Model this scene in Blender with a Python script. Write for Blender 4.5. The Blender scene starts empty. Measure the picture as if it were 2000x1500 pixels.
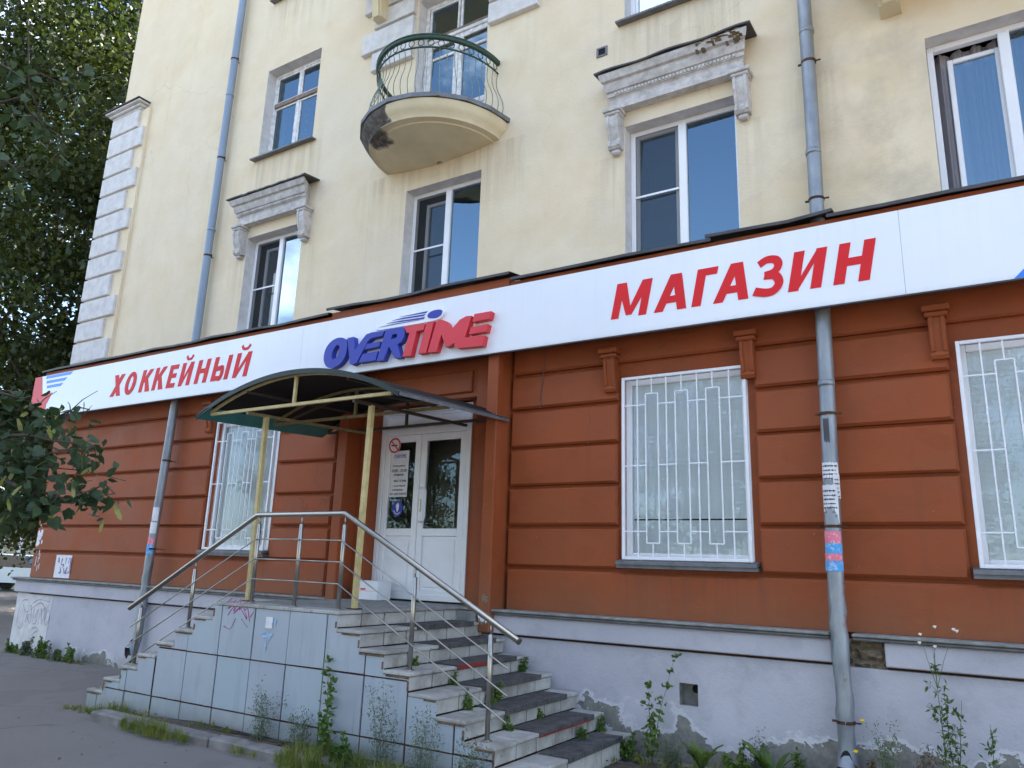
import bpy, bmesh, math, random
import numpy as np
from mathutils import Vector, Matrix
R = math.radians
random.seed(7); rng = np.random.default_rng(11)
scene = bpy.context.scene
C = scene.collection

# ------------------------------------------------------------------ camera, world, sun, exposure
EYE = Vector((0.0, -7.0, 1.6)); YAW, PITCH, ROLL, FPX = R(-32.158), R(13.708), R(1.9195), 1471.8
fw = Vector((math.sin(YAW)*math.cos(PITCH), math.cos(YAW)*math.cos(PITCH), math.sin(PITCH)))
rt0 = Vector((math.cos(YAW), -math.sin(YAW), 0)); up0 = rt0.cross(fw)
rt = rt0*math.cos(ROLL) + up0*math.sin(ROLL); up = -rt0*math.sin(ROLL) + up0*math.cos(ROLL)
cam = bpy.data.cameras.new('camera'); cam_o = bpy.data.objects.new('camera', cam); C.objects.link(cam_o)
cam.sensor_width = 36; cam.lens = FPX/2000*36; cam.clip_start = 0.05; cam.clip_end = 1500
cam_o.matrix_world = Matrix.Translation(EYE) @ Matrix(((rt.x, up.x, -fw.x), (rt.y, up.y, -fw.y), (rt.z, up.z, -fw.z))).to_4x4()
scene.camera = cam_o

def ray(px, py): return fw*FPX + rt*(px-1000) + up*(750-py)
def at_y(px, py, y): d = ray(px, py); return EYE + d*((y-EYE.y)/d.y)
def at_d(px, py, dist): return EYE + ray(px, py).normalized()*dist

SUN_AZ, SUN_EL = R(40), R(44)
w = bpy.data.worlds.new('World'); scene.world = w; w.use_nodes = True
nt = w.node_tree; nt.nodes.clear()
out = nt.nodes.new('ShaderNodeOutputWorld'); bg = nt.nodes.new('ShaderNodeBackground'); bg.inputs['Strength'].default_value = 0.11
sky = nt.nodes.new('ShaderNodeTexSky'); sky.sky_type = 'NISHITA'; sky.sun_disc = False
sky.sun_elevation = SUN_EL; sky.sun_rotation = SUN_AZ; sky.air_density = 1.0; sky.dust_density = 1.2; sky.ozone_density = 1.0
tc = nt.nodes.new('ShaderNodeTexCoord'); mp = nt.nodes.new('ShaderNodeMapping'); mp.inputs['Scale'].default_value = (1, 1, 2.2)
mp.inputs['Location'].default_value = (-1.61, 1.93, 1.78)
nz = nt.nodes.new('ShaderNodeTexNoise'); nz.inputs['Scale'].default_value = 2.3; nz.inputs['Detail'].default_value = 9; nz.inputs['Roughness'].default_value = 0.56
rp = nt.nodes.new('ShaderNodeValToRGB'); rp.color_ramp.elements[0].position = 0.55; rp.color_ramp.elements[1].position = 0.68
mx = nt.nodes.new('ShaderNodeMix'); mx.data_type = 'RGBA'
mx.inputs[7].default_value = (11.0, 11.0, 11.4, 1)
nt.links.new(tc.outputs['Generated'], mp.inputs['Vector']); nt.links.new(mp.outputs[0], nz.inputs['Vector'])
nt.links.new(nz.outputs['Fac'], rp.inputs['Fac']); nt.links.new(rp.outputs['Color'], mx.inputs[0])
nt.links.new(sky.outputs[0], mx.inputs[6]); nt.links.new(mx.outputs[2], bg.inputs['Color']); nt.links.new(bg.outputs[0], out.inputs[0])
sun = bpy.data.lights.new('sun', 'SUN'); sun.energy = 5.0; sun.angle = R(0.53); sun.color = (1.0, 0.94, 0.85)
sun_o = bpy.data.objects.new('sun', sun); C.objects.link(sun_o)
sd = Vector((math.sin(SUN_AZ)*math.cos(SUN_EL), math.cos(SUN_AZ)*math.cos(SUN_EL), math.sin(SUN_EL)))
sun_o.rotation_euler = sd.to_track_quat('Z', 'Y').to_euler(); sun_o.location = sd*60
vs = scene.view_settings; vs.view_transform = 'Standard'; vs.look = 'None'; vs.gamma = 1; vs.use_curve_mapping = False; vs.exposure = 2.34
scene.render.resolution_x = 1024; scene.render.resolution_y = 768

# ------------------------------------------------------------------ materials
M = {}
class NB:
    def __init__(s, name):
        s.m = bpy.data.materials.new(name); s.m.use_nodes = True; s.t = s.m.node_tree
        s.b = s.t.nodes['Principled BSDF']; s.o = s.t.nodes['Material Output']
    def n(s, t, **k):
        nd = s.t.nodes.new('ShaderNode'+t)
        for a, v in k.items(): setattr(nd, a, v)
        return nd
    def l(s, a, b): s.t.links.new(a, b)
    def pos(s, scale=(1, 1, 1)):
        g = s.n('NewGeometry'); m = s.n('Mapping'); m.inputs['Scale'].default_value = scale
        s.l(g.outputs['Position'], m.inputs['Vector']); return m.outputs[0]
    def noise(s, vec, scale, detail=4, rough=0.55):
        n = s.n('TexNoise'); n.inputs['Scale'].default_value = scale; n.inputs['Detail'].default_value = detail; n.inputs['Roughness'].default_value = rough
        s.l(vec, n.inputs['Vector']); return n.outputs['Fac']
    def ramp(s, fac, a, b, ca=0.0, cb=1.0):
        r = s.n('MapRange'); r.inputs[1].default_value = a; r.inputs[2].default_value = b; r.inputs[3].default_value = ca; r.inputs[4].default_value = cb
        s.l(fac, r.inputs[0]); return r.outputs[0]
    def mix(s, fac, a, b, bt='MIX'):
        m = s.n('Mix'); m.data_type = 'RGBA'; m.blend_type = bt
        for sock, v in ((m.inputs[0], fac), (m.inputs[6], a), (m.inputs[7], b)):
            if isinstance(v, (int, float)): sock.default_value = v
            elif isinstance(v, (tuple, list)): sock.default_value = (*v[:3], 1)
            else: s.l(v, sock)
        return m.outputs[2]
    def math(s, op, a, b=0.0):
        m = s.n('Math', operation=op)
        for sock, v in ((m.inputs[0], a), (m.inputs[1], b)):
            if isinstance(v, (int, float)): sock.default_value = v
            else: s.l(v, sock)
        return m.outputs[0]
    def axis(s, i):
        g = s.n('NewGeometry'); x = s.n('SeparateXYZ'); s.l(g.outputs['Position'], x.inputs[0]); return x.outputs[i]
    def box(s, x0, x1, z0, z1, fx=.08, fz=.1, fb=None):
        x, z = s.axis(0), s.axis(2); fb = fb or fz
        m = s.math('MULTIPLY', s.ramp(x, x0-fx, x0+fx), s.ramp(x, x1-fx, x1+fx, 1, 0)); return s.math('MULTIPLY', m, s.math('MULTIPLY', s.ramp(z, z0, z0+fb), s.ramp(z, z1-fz, z1, 1, 0)))
    def cracks(s, scale, width, thr):
        p = s.pos(); ad = s.n('VectorMath', operation='ADD'); nn = s.n('TexNoise'); nn.inputs['Scale'].default_value = scale*2.5; nn.inputs['Detail'].default_value = 5; s.l(p, nn.inputs['Vector'])
        sc = s.n('VectorMath', operation='SCALE'); sc.inputs['Scale'].default_value = .5/scale; s.l(nn.outputs['Color'], sc.inputs[0]); s.l(p, ad.inputs[0]); s.l(sc.outputs[0], ad.inputs[1])
        v = s.n('TexVoronoi', feature='DISTANCE_TO_EDGE'); v.inputs['Scale'].default_value = scale; s.l(ad.outputs[0], v.inputs['Vector'])
        return s.math('MULTIPLY', s.ramp(v.outputs['Distance'], 0, width, 1, 0), s.ramp(s.noise(p, scale*.55, 3), thr, thr+.08))
    def bump(s, h, strength, dist=0.01):
        b = s.n('Bump'); b.inputs['Strength'].default_value = strength; b.inputs['Distance'].default_value = dist
        s.l(h, b.inputs['Height']); s.l(b.outputs[0], s.b.inputs['Normal'])
    def done(s, key, col, rough=0.8, metal=0.0, spec=None):
        for nm, v in (('Base Color', col), ('Roughness', rough), ('Metallic', metal)):
            if isinstance(v, (int, float)): s.b.inputs[nm].default_value = v
            elif isinstance(v, (tuple, list)): s.b.inputs[nm].default_value = (*v[:3], 1)
            else: s.l(v, s.b.inputs[nm])
        if spec is not None: s.b.inputs['Specular IOR Level'].default_value = spec
        M[key] = s.m
def simple(key, col, rough=0.6, metal=0.0, var=0.12, scale=6, bump=0.0, bscale=60, spec=None, stretch=(1, 1, 1)):
    k = NB(key); p = k.pos(stretch); n = k.noise(p, scale, 5)
    dark = tuple(c*(1-var) for c in col); lite = tuple(min(1, c*(1+var)) for c in col)
    c = k.mix(k.ramp(n, 0.3, 0.7), dark, lite)
    if bump: k.bump(k.noise(p, bscale, 4), bump, 0.01)
    k.done(key, c, rough, metal, spec)

# yellow render: blotches, rain streaks, grey grime
k = NB('yellow_render'); p = k.pos(); big = k.noise(p, 0.55, 4); mid = k.noise(p, 2.6, 6); st = k.noise(k.pos((4.5, 4.5, 0.28)), 1.0, 6, 0.6)
c = k.mix(k.ramp(mid, 0.3, 0.7), (0.70, 0.58, 0.393), (0.755, 0.645, 0.475))
c = k.mix(k.ramp(big, 0.42, 0.68, 0, 0.55), c, (0.71, 0.62, 0.49))
c = k.mix(k.ramp(st, 0.58, 0.82, 0, 0.25), c, (0.44, 0.38, 0.27))
right = k.ramp(k.axis(0), -6.0, 1.0, 0.1, 1.0)
gr = k.math('MULTIPLY', k.ramp(k.noise(p, 1.1, 7, 0.62), 0.52, 0.74, 0, 0.5), right)
c = k.mix(gr, c, (0.36, 0.33, 0.28))
c = k.mix(k.math('MULTIPLY', k.ramp(k.noise(p, 0.9, 3), 0.5, 0.7, 0, 0.6), right), c, (0.60, 0.47, 0.26))
run = k.ramp(k.noise(k.pos((11, 11, .5)), 1.0, 5, .65), .38, .68)
for (bx0, bx1, bz) in ((-9.6, -8.1, 7.86), (-3.2, -1.65, 7.86), (-9.6, -8.1, 10.88), (-9.8, -7.95, 6.2), (-3.35, -1.5, 6.2), (-7.1, -4.4, 6.85), (-1.3, -.8, 6.5)): c = k.mix(k.math('MULTIPLY', k.math('MULTIPLY', k.box(bx0, bx1, bz-1.15, bz, .1, .02, .9), run), .5), c, (0.42, 0.35, 0.24))
c = k.mix(k.math('MULTIPLY', k.math('MULTIPLY', k.box(-1.3, .05, 4.7, 7.0, .35, .6, .4), k.ramp(k.noise(p, 2.2, 6, .65), .42, .66)), .55), c, (0.50, 0.43, 0.31))
c = k.mix(k.math('MULTIPLY', k.cracks(.55, .006, .54), .35), c, (0.34, 0.29, 0.21)); c = k.mix(k.ramp(k.noise(p, .75, 2), .56, .57, 0, .22), c, (0.78, 0.695, 0.515))
fine = k.noise(p, 42, 5, 0.65)
k.bump(k.math('ADD', fine, k.math('MULTIPLY', k.noise(p, 5, 3), 2.2)), 0.5, 0.008); k.done('yellow', c, 0.92, spec=0.2)
# terracotta paint
k = NB('terracotta_paint'); p = k.pos(); a = k.noise(p, 1.7, 6); st = k.noise(k.pos((6, 6, 0.35)), 1.0, 6, 0.6)
c = k.mix(k.ramp(a, 0.3, 0.7), (0.245, 0.057, 0.0155), (0.31, 0.073, 0.020))
c = k.mix(k.ramp(st, 0.55, 0.75, 0, 0.35), c, (0.18, 0.054, 0.018))
c = k.mix(k.ramp(k.noise(p, 9, 6, 0.7), 0.66, 0.76, 0, 0.35), c, (0.38, 0.13, 0.065))
c = k.mix(k.ramp(k.noise(k.pos((1, 1, 1.6)), 0.9, 2), .55, .565, 0, .35), c, (0.29, 0.076, 0.024)); c = k.mix(k.ramp(k.noise(k.pos((1, 1, 1.4)), 1.5, 1), .60, .61, 0, .4), c, (0.235, 0.053, 0.011))
zz_ = k.axis(2); spl = k.ramp(k.math('ADD', zz_, k.math('MULTIPLY', k.noise(p, 3, 6, .65), .5)), 1.38, 1.78, .55, 0); c = k.mix(spl, c, (0.20, 0.095, 0.048))
run = k.ramp(k.noise(k.pos((13, 13, .6)), 1.0, 5, .65), .42, .68)
for (bx0, bx1) in ((-9.6, -8.1), (-3.15, -1.7), (-.15, 1.3)): c = k.mix(k.math('MULTIPLY', k.math('MULTIPLY', k.box(bx0, bx1, 1.1, 1.69, .04, .02, .5), run), .6), c, (0.15, 0.06, 0.035))
c = k.mix(k.math('MULTIPLY', k.cracks(.7, .004, .50), .7), c, (0.10, 0.035, 0.02)); c = k.mix(k.ramp(k.noise(p, 21, 3, .6), .735, .75, 0, .8), c, (0.50, 0.30, 0.22))
k.bump(k.math('ADD', k.noise(p, 60, 4), k.math('MULTIPLY', k.noise(p, 7, 3), 2.0)), 0.35, 0.006); k.done('brown', c, k.ramp(a, 0.3, 0.7, 0.55, 0.75), spec=0.35)
# plinth paint with peeled concrete near the ground
k = NB('plinth_paint'); p = k.pos(); a = k.noise(p, 1.3, 5); z = k.axis(2)
c = k.mix(k.ramp(a, 0.3, 0.7), (0.43, 0.42, 0.465), (0.52, 0.505, 0.545))
c = k.mix(k.ramp(k.noise(p, 4.5, 7, 0.65), 0.5, 0.72, 0, 0.5), c, (0.34, 0.33, 0.355))
edge = k.math('ADD', z, k.math('MULTIPLY', k.math('SUBTRACT', k.noise(k.pos((1, 1, 1.3)), 1.35, 7, 0.62), 0.5), 1.5))
xr = k.ramp(k.axis(0), -5.0, -2.8, -0.30, 0.0)
edge = k.math('SUBTRACT', edge, xr)
rim = k.ramp(edge, 0.325, 0.36, 0, 1); peel = k.ramp(edge, 0.27, 0.285, 1, 0)
c = k.mix(k.math('SUBTRACT', 1.0, rim), c, (0.58, 0.57, 0.60))
conc = k.mix(k.ramp(k.noise(p, 16, 7, 0.7), 0.3, 0.7), (0.15, 0.145, 0.135), (0.29, 0.28, 0.255))
c = k.mix(peel, c, conc)
c = k.mix(k.ramp(k.math('ADD', z, k.math('MULTIPLY', k.noise(p, 5, 5), 0.25)), 0.08, 0.32, 0.6, 0), c, (0.13, 0.125, 0.10))
sp = k.ramp(k.noise(p, 13, 5, 0.6), 0.72, 0.75)
c = k.mix(k.math('MULTIPLY', sp, k.ramp(z, 0.75, 0.35)), c, (0.26, 0.24, 0.21))
k.bump(k.math('ADD', k.noise(p, 45, 5), k.math('MULTIPLY', k.math('SUBTRACT', 1.0, peel), 1.6)), 0.5, 0.008); k.done('plinth', c, 0.9, spec=0.2)
# whitewashed stucco trim
k = NB('white_stucco'); p = k.pos(); a = k.noise(p, 9, 7, 0.68)
c = k.mix(k.ramp(a, 0.35, 0.7), (0.62, 0.60, 0.58), (0.36, 0.34, 0.32))
c = k.mix(k.ramp(k.noise(p, 30, 6), 0.6, 0.75, 0, 0.6), c, (0.30, 0.28, 0.26))
k.bump(a, 0.5, 0.006); k.done('stucco', c, 0.9, spec=0.2)
k = NB('quoin_stucco'); p = k.pos(); a = k.noise(p, 6, 7, 0.65)
c = k.mix(k.ramp(a, 0.4, 0.72), (0.66, 0.645, 0.635), (0.50, 0.48, 0.46)); k.bump(k.noise(p, 35, 5), 0.4, 0.006); k.done('quoin', c, 0.9, spec=0.2)
# balcony render with dark damp patch
k = NB('balcony_render'); p = k.pos(); a = k.noise(p, 3, 6)
c = k.mix(k.ramp(a, 0.3, 0.7), (0.60, 0.52, 0.34), (0.70, 0.62, 0.43))
px_ = k.math('ADD', k.axis(0), k.math('MULTIPLY', k.noise(p, 3.2, 5, 0.6), 0.5)); py_ = k.axis(1)
pz_ = k.axis(2); patch = k.math('MULTIPLY', k.math('MULTIPLY', k.ramp(px_, -5.50, -5.47, 1, 0), k.ramp(px_, -6.42, -6.38, 0, 1)), k.ramp(pz_, 6.865, 6.88, 0, 1))
lowp = k.math('MULTIPLY', k.math('MULTIPLY', k.ramp(px_, -5.72, -5.66, 1, 0), k.ramp(px_, -6.12, -6.06, 0, 1)), k.ramp(k.math('ADD', py_, k.math('MULTIPLY', k.noise(p, 4, 5), 0.3)), -0.38, -0.33, 1, 0))
lowp = k.math('MULTIPLY', lowp, k.ramp(pz_, 7.3, 7.4, 1, 0)); patch = k.math('MULTIPLY', patch, k.ramp(pz_, 7.3, 7.4, 1, 0))
patch = k.math('MAXIMUM', patch, lowp)
pc = k.mix(k.ramp(k.noise(p, 14, 6, 0.7), 0.35, 0.65), (0.055, 0.05, 0.048), (0.17, 0.155, 0.14))
c = k.mix(patch, c, pc); k.bump(k.noise(p, 40, 5), 0.4, 0.006); k.done('balcony', c, 0.92, spec=0.2)
# asphalt
k = NB('asphalt'); p = k.pos(); a = k.noise(p, 0.7, 6); f = k.noise(p, 110, 3, 0.7); g2 = k.noise(p, 380, 2)
c = k.mix(k.ramp(a, 0.3, 0.7), (0.145, 0.125, 0.113), (0.20, 0.172, 0.155)); c = k.mix(k.ramp(f, 0.35, 0.7, 0, 0.75), c, (0.28, 0.25, 0.225))
c = k.mix(k.ramp(g2, 0.62, 0.72, 0, 0.6), c, (0.26, 0.25, 0.24)); c = k.mix(k.ramp(k.noise(p, 2.3, 7, 0.66), 0.58, 0.72, 0, 0.5), c, (0.13, 0.115, 0.10))
ck = k.cracks(.42, .012, .5); c = k.mix(k.math('MULTIPLY', ck, .75), c, (0.05, 0.045, 0.04)); c = k.mix(k.ramp(k.noise(p, .35, 2), .53, .54, 0, .28), c, (0.12, 0.105, 0.095)); c = k.mix(k.ramp(k.noise(p, 55, 3, .6), .70, .74, 0, .5), c, (0.07, 0.062, 0.055)); c = k.mix(k.ramp(k.noise(p, 30, 2, .5), .74, .76, 0, .6), c, (0.34, 0.31, 0.28))
k.bump(k.math('ADD', f, k.math('MULTIPLY', k.noise(p, 3, 3), 3)), 0.8, 0.006); k.done('asphalt', c, 0.9, spec=0.3)
k = NB('soil'); p = k.pos(); a = k.noise(p, 14, 8, 0.7); c = k.mix(k.ramp(a, 0.3, 0.7), (0.055, 0.042, 0.028), (0.13, 0.10, 0.07)); k.bump(a, 0.9, 0.03); k.done('soil', c, 0.95)
# cladding panels of the stairs
k = NB('blue_grey_panel'); p = k.pos(); a = k.noise(p, 2.2, 6); oi = k.n('ObjectInfo')
c = k.mix(k.ramp(a, 0.3, 0.7), (0.325, 0.355, 0.415), (0.40, 0.43, 0.485)); c = k.mix(oi.outputs['Random'], c, k.mix(0.7, c, (0.35, 0.435, 0.49)))
c = k.mix(k.ramp(k.noise(k.pos((7, 7, 0.8)), 1.4, 6, 0.65), 0.55, 0.75, 0, 0.45), c, (0.22, 0.245, 0.27))
c = k.mix(k.ramp(k.math('ADD', k.axis(2), k.math('MULTIPLY', k.noise(p, 6, 5), 0.22)), 0.13, 0.42, 0.7, 0), c, (0.19, 0.18, 0.155))
k.bump(k.noise(p, 3.5, 4), 0.35, 0.012); k.done('panel', c, 0.42, spec=0.5)
k = NB('rusty_joint'); p = k.pos(); a = k.noise(p, 18, 6, 0.7); c = k.mix(k.ramp(a, 0.4, 0.65), (0.022, 0.015, 0.013), (0.12, 0.048, 0.022)); k.done('rust', c, 0.9)
k = NB('step_tile'); p = k.pos(); a = k.noise(p, 6, 7, 0.68); oi = k.n('ObjectInfo')
c = k.mix(k.ramp(a, 0.32, 0.72), (0.44, 0.43, 0.40), (0.26, 0.25, 0.225)); c = k.mix(k.math('MULTIPLY', oi.outputs['Random'], 0.6), c, (0.55, 0.54, 0.50))
c = k.mix(k.ramp(k.noise(p, 2.6, 7, 0.7), 0.46, 0.66, 0, 0.8), c, (0.20, 0.185, 0.155)); c = k.mix(k.ramp(k.noise(k.pos((9, 9, 2)), 3, 6, 0.7), 0.58, 0.72, 0, 0.6), c, (0.13, 0.125, 0.105)); k.bump(a, 0.5, 0.006); k.done('tile', c, 0.7)
k = NB('rusty_edge'); p = k.pos(); a = k.noise(p, 24, 6, 0.7); c = k.mix(k.ramp(a, 0.4, 0.6), (0.06, 0.05, 0.045), (0.26, 0.12, 0.055)); k.done('rusty_edge', c, 0.9)
simple('concrete', (0.24, 0.235, 0.22), 0.9, var=0.3, scale=9, bump=0.6, bscale=40)
simple('kerbstone', (0.20, 0.18, 0.17), 0.9, var=0.3, scale=7, bump=0.7, bscale=50)
k = NB('rubber_mat'); p = k.pos(); vo = k.n('TexVoronoi'); vo.inputs['Scale'].default_value = 55; k.l(p, vo.inputs['Vector'])
c = k.mix(k.ramp(k.noise(p, 8, 6, 0.7), 0.35, 0.75), (0.035, 0.034, 0.035), (0.13, 0.125, 0.12)); k.bump(vo.outputs['Distance'], 0.8, 0.008); k.done('mat', c, 0.75)
simple('red_rubber', (0.20, 0.022, 0.018), 0.6, var=0.3, scale=20)
simple('white_pvc', (0.80, 0.81, 0.83), 0.35, var=0.04, scale=3)
simple('white_wood', (0.66, 0.65, 0.64), 0.7, var=0.25, scale=14, bump=0.3)
simple('brown_wood', (0.20, 0.15, 0.12), 0.8, var=0.3, scale=14, bump=0.3)
simple('white_metal', (0.78, 0.79, 0.82), 0.45, var=0.06, scale=8)
k = NB('sign_white'); p = k.pos(); a = k.noise(p, .8, 3); c = k.mix(k.ramp(a, .3, .7), (0.74, 0.775, 0.82), (0.81, 0.835, 0.87))
c = k.mix(k.math('MULTIPLY', k.ramp(k.noise(k.pos((16, 16, .7)), 1.0, 5, .65), .5, .75, 0, .16), k.ramp(k.axis(2), 3.95, 4.66, .25, 1)), c, (0.55, 0.56, 0.57)); c = k.mix(k.ramp(k.math('ADD', k.axis(2), k.math('MULTIPLY', k.noise(p, 9, 4), .06)), 3.92, 3.98, .35, 0), c, (0.45, 0.45, 0.46))
k.bump(k.noise(k.pos((1, 1, .5)), 1.3, 2), .25, .03); k.done('sign_white', c, .28, spec=.5)
simple('sign_red', (0.66, 0.018, 0.022), 0.5, var=0.06, scale=2, spec=0.25)
simple('sign_blue', (0.04, 0.06, 0.38), 0.45, var=0.06, scale=2, spec=0.3)
simple('logo_red', (0.64, 0.03, 0.045), 0.45, var=0.05, scale=2)
simple('stripe_blue', (0.03, 0.20, 0.75), 0.3, var=0.05, scale=2)
simple('flashing', (0.065, 0.062, 0.064), 0.55, 0.3, var=0.35, scale=5)
simple('sill_metal', (0.15, 0.155, 0.165), 0.55, 0.3, var=0.25, scale=9)
k = NB('galvanised_pipe'); p = k.pos((1, 1, 0.35)); a = k.noise(p, 7, 6, 0.65)
c = k.mix(k.ramp(a, 0.3, 0.72), (0.20, 0.225, 0.25), (0.36, 0.38, 0.40)); c = k.mix(k.ramp(k.noise(k.pos(), 5, 6, 0.7), 0.62, 0.7, 0, 0.6), c, (0.26, 0.14, 0.07))
k.bump(k.noise(k.pos(), 9, 4), 0.35, 0.01); k.done('pipe', c, 0.5, 0.55)
simple('painted_pipe', (0.22, 0.28, 0.36), 0.5, 0.15, var=0.12, scale=4, stretch=(1, 1, 0.3))
simple('stainless', (0.40, 0.38, 0.345), 0.33, 1.0, var=0.06, scale=12)
simple('cream_paint', (0.52, 0.42, 0.19), 0.55, var=0.2, scale=12, bump=0.2)
simple('shaded_cream', (0.22, 0.17, 0.075), 0.6, var=0.3, scale=12)  # cream frame paint darkened: canopy shade put into the colour
simple('deep_shade_cream', (0.05, 0.04, 0.03), 0.6, var=0.2, scale=12)  # same cream frame, darkest copy: deep shade under the roof painted in
k = NB('polycarbonate'); p = k.pos(); a = k.noise(p, 3, 6)
c = k.mix(k.ramp(a, 0.3, 0.7), (0.007, 0.008, 0.007), (0.016, 0.017, 0.015)); k.done('roof_sheet', c, 0.7, spec=0.2)
simple('teal_sheet', (0.002, 0.19, 0.18), 0.4, var=0.2, scale=6)
simple('dark_green', (0.006, 0.020, 0.018), 0.5, var=0.3, scale=6)
simple('green_iron', (0.018, 0.050, 0.032), 0.5, var=0.3, scale=20)
simple('pale_iron', (0.17, 0.21, 0.17), 0.6, var=0.3, scale=20)
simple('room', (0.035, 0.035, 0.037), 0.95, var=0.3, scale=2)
simple('lobby', (0.42, 0.41, 0.33), 0.9, var=0.2, scale=2)
simple('black_hole', (0.010, 0.010, 0.010), 0.95, var=0.1)
simple('curtain', (0.50, 0.48, 0.52), 0.9, var=0.15, scale=3, stretch=(14, 14, 0.5))
simple('ochre_curtain', (0.22, 0.16, 0.07), 0.9, var=0.2, scale=3, stretch=(10, 10, 0.5))
simple('blind', (0.92, 0.93, 0.91), 0.75, var=0.06, scale=2)
simple('paper', (0.72, 0.72, 0.74), 0.8, var=0.1, scale=10)
for key, ca in (('pink_paper', (0.78, 0.20, 0.28)), ('blue_paper', (0.08, 0.36, 0.72))):
    k = NB(key); n = k.noise(k.pos(), 30, 5, 0.7); k.done(key, k.mix(k.ramp(n, 0.52, 0.62), ca, k.mix(.5, ca, (0.74, 0.74, 0.78))), 0.8)
simple('pale_blue', (0.34, 0.52, 0.74), 0.7, var=0.2, scale=30)
simple('ink', (0.07, 0.07, 0.08), 0.7, var=0.2)
simple('purple_ink', (0.24, 0.18, 0.33), 0.7, var=0.3, scale=20)
simple('magenta_ink', (0.30, 0.03, 0.17), 0.6, var=0.3, scale=20)
simple('carton', (0.78, 0.77, 0.78), 0.7, var=0.05)
simple('bark', (0.055, 0.043, 0.033), 0.95, var=0.4, scale=8, bump=0.9, bscale=18, stretch=(1, 1, 0.3))
k = NB('exposed_brick'); p = k.pos((1, 1, 2.2)); a = k.noise(p, 9, 8, 0.75); c = k.mix(k.ramp(a, 0.3, 0.7), (0.10, 0.075, 0.05), (0.38, 0.30, 0.20)); k.bump(a, 1.0, 0.03); k.done('brick', c, 0.95)
simple('yellow_petal', (0.75, 0.52, 0.02), 0.7); simple('white_petal', (0.75, 0.72, 0.62), 0.8)
simple('car_paint', (0.55, 0.62, 0.68), 0.25, 0.2, var=0.03); simple('tyre', (0.02, 0.02, 0.02), 0.8); simple('dark_glass', (0.02, 0.025, 0.03), 0.08, spec=0.8)
simple('far_wall', (0.42, 0.42, 0.43), 0.9, var=0.15, scale=1); simple('far_sign', (0.70, 0.33, 0.02), 0.5, var=0.3, scale=3)
def foliage(key, dark, lite, trans=0.35):
    k = NB(key); g = k.n('NewGeometry'); a = k.noise(k.pos(), 1.1, 4); b = k.noise(k.pos(), 17, 2)
    f = k.math('ADD', k.math('MULTIPLY', a, 0.6), k.math('MULTIPLY', b, 0.4)); c = k.mix(k.ramp(f, 0.36, 0.64), dark, lite)
    k.done(key, c, 0.5, spec=0.35)
    tr = k.n('BsdfTranslucent'); k.l(k.mix(1.0, c, (1.0, 1.0, 0.35), 'MULTIPLY'), tr.inputs['Color']); m = k.n('MixShader'); m.inputs[0].default_value = trans
    k.l(k.b.outputs[0], m.inputs[1]); k.l(tr.outputs[0], m.inputs[2]); k.l(m.outputs[0], k.o.inputs['Surface'])
foliage('leaf_near', (0.030, 0.058, 0.030), (0.070, 0.115, 0.052), 0.3)
foliage('leaf_far', (0.013, 0.027, 0.009), (0.075, 0.100, 0.026), 0.35)
foliage('bract', (0.22, 0.25, 0.07), (0.36, 0.36, 0.13), 0.4)
foliage('weed', (0.070, 0.130, 0.028), (0.16, 0.24, 0.06), 0.4)
foliage('grass', (0.110, 0.150, 0.032), (0.290, 0.300, 0.085), 0.4)
foliage('grey_weed', (0.09, 0.12, 0.075), (0.17, 0.20, 0.13), 0.3)
foliage('dry', (0.10, 0.05, 0.02), (0.26, 0.17, 0.08), 0.2)
def glass(key, f0, tint, rough=0.0):
    k = NB(key); lw = k.n('Fresnel'); lw.inputs['IOR'].default_value = f0
    tr = k.n('BsdfTransparent'); tr.inputs[0].default_value = (*tint, 1); gl = k.n('BsdfGlossy'); gl.inputs['Roughness'].default_value = rough; gl.inputs[0].default_value = (0.62, 0.84, 1, 1)
    m = k.n('MixShader'); k.l(lw.outputs[0], m.inputs[0]); k.l(tr.outputs[0], m.inputs[1]); k.l(gl.outputs[0], m.inputs[2]); k.l(m.outputs[0], k.o.inputs['Surface']); M[key] = k.m
glass('glass', 2.9, (0.72, 0.76, 0.76)); glass('shop_glass', 1.58, (0.97, 0.98, 0.98))
k = NB('insect_net'); tr = k.n('BsdfTransparent'); df = k.n('BsdfDiffuse'); df.inputs[0].default_value = (0.06, 0.065, 0.07, 1); m = k.n('MixShader'); m.inputs[0].default_value = 0.5
k.l(tr.outputs[0], m.inputs[1]); k.l(df.outputs[0], m.inputs[2]); k.l(m.outputs[0], k.o.inputs['Surface']); M['net'] = k.m

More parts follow.
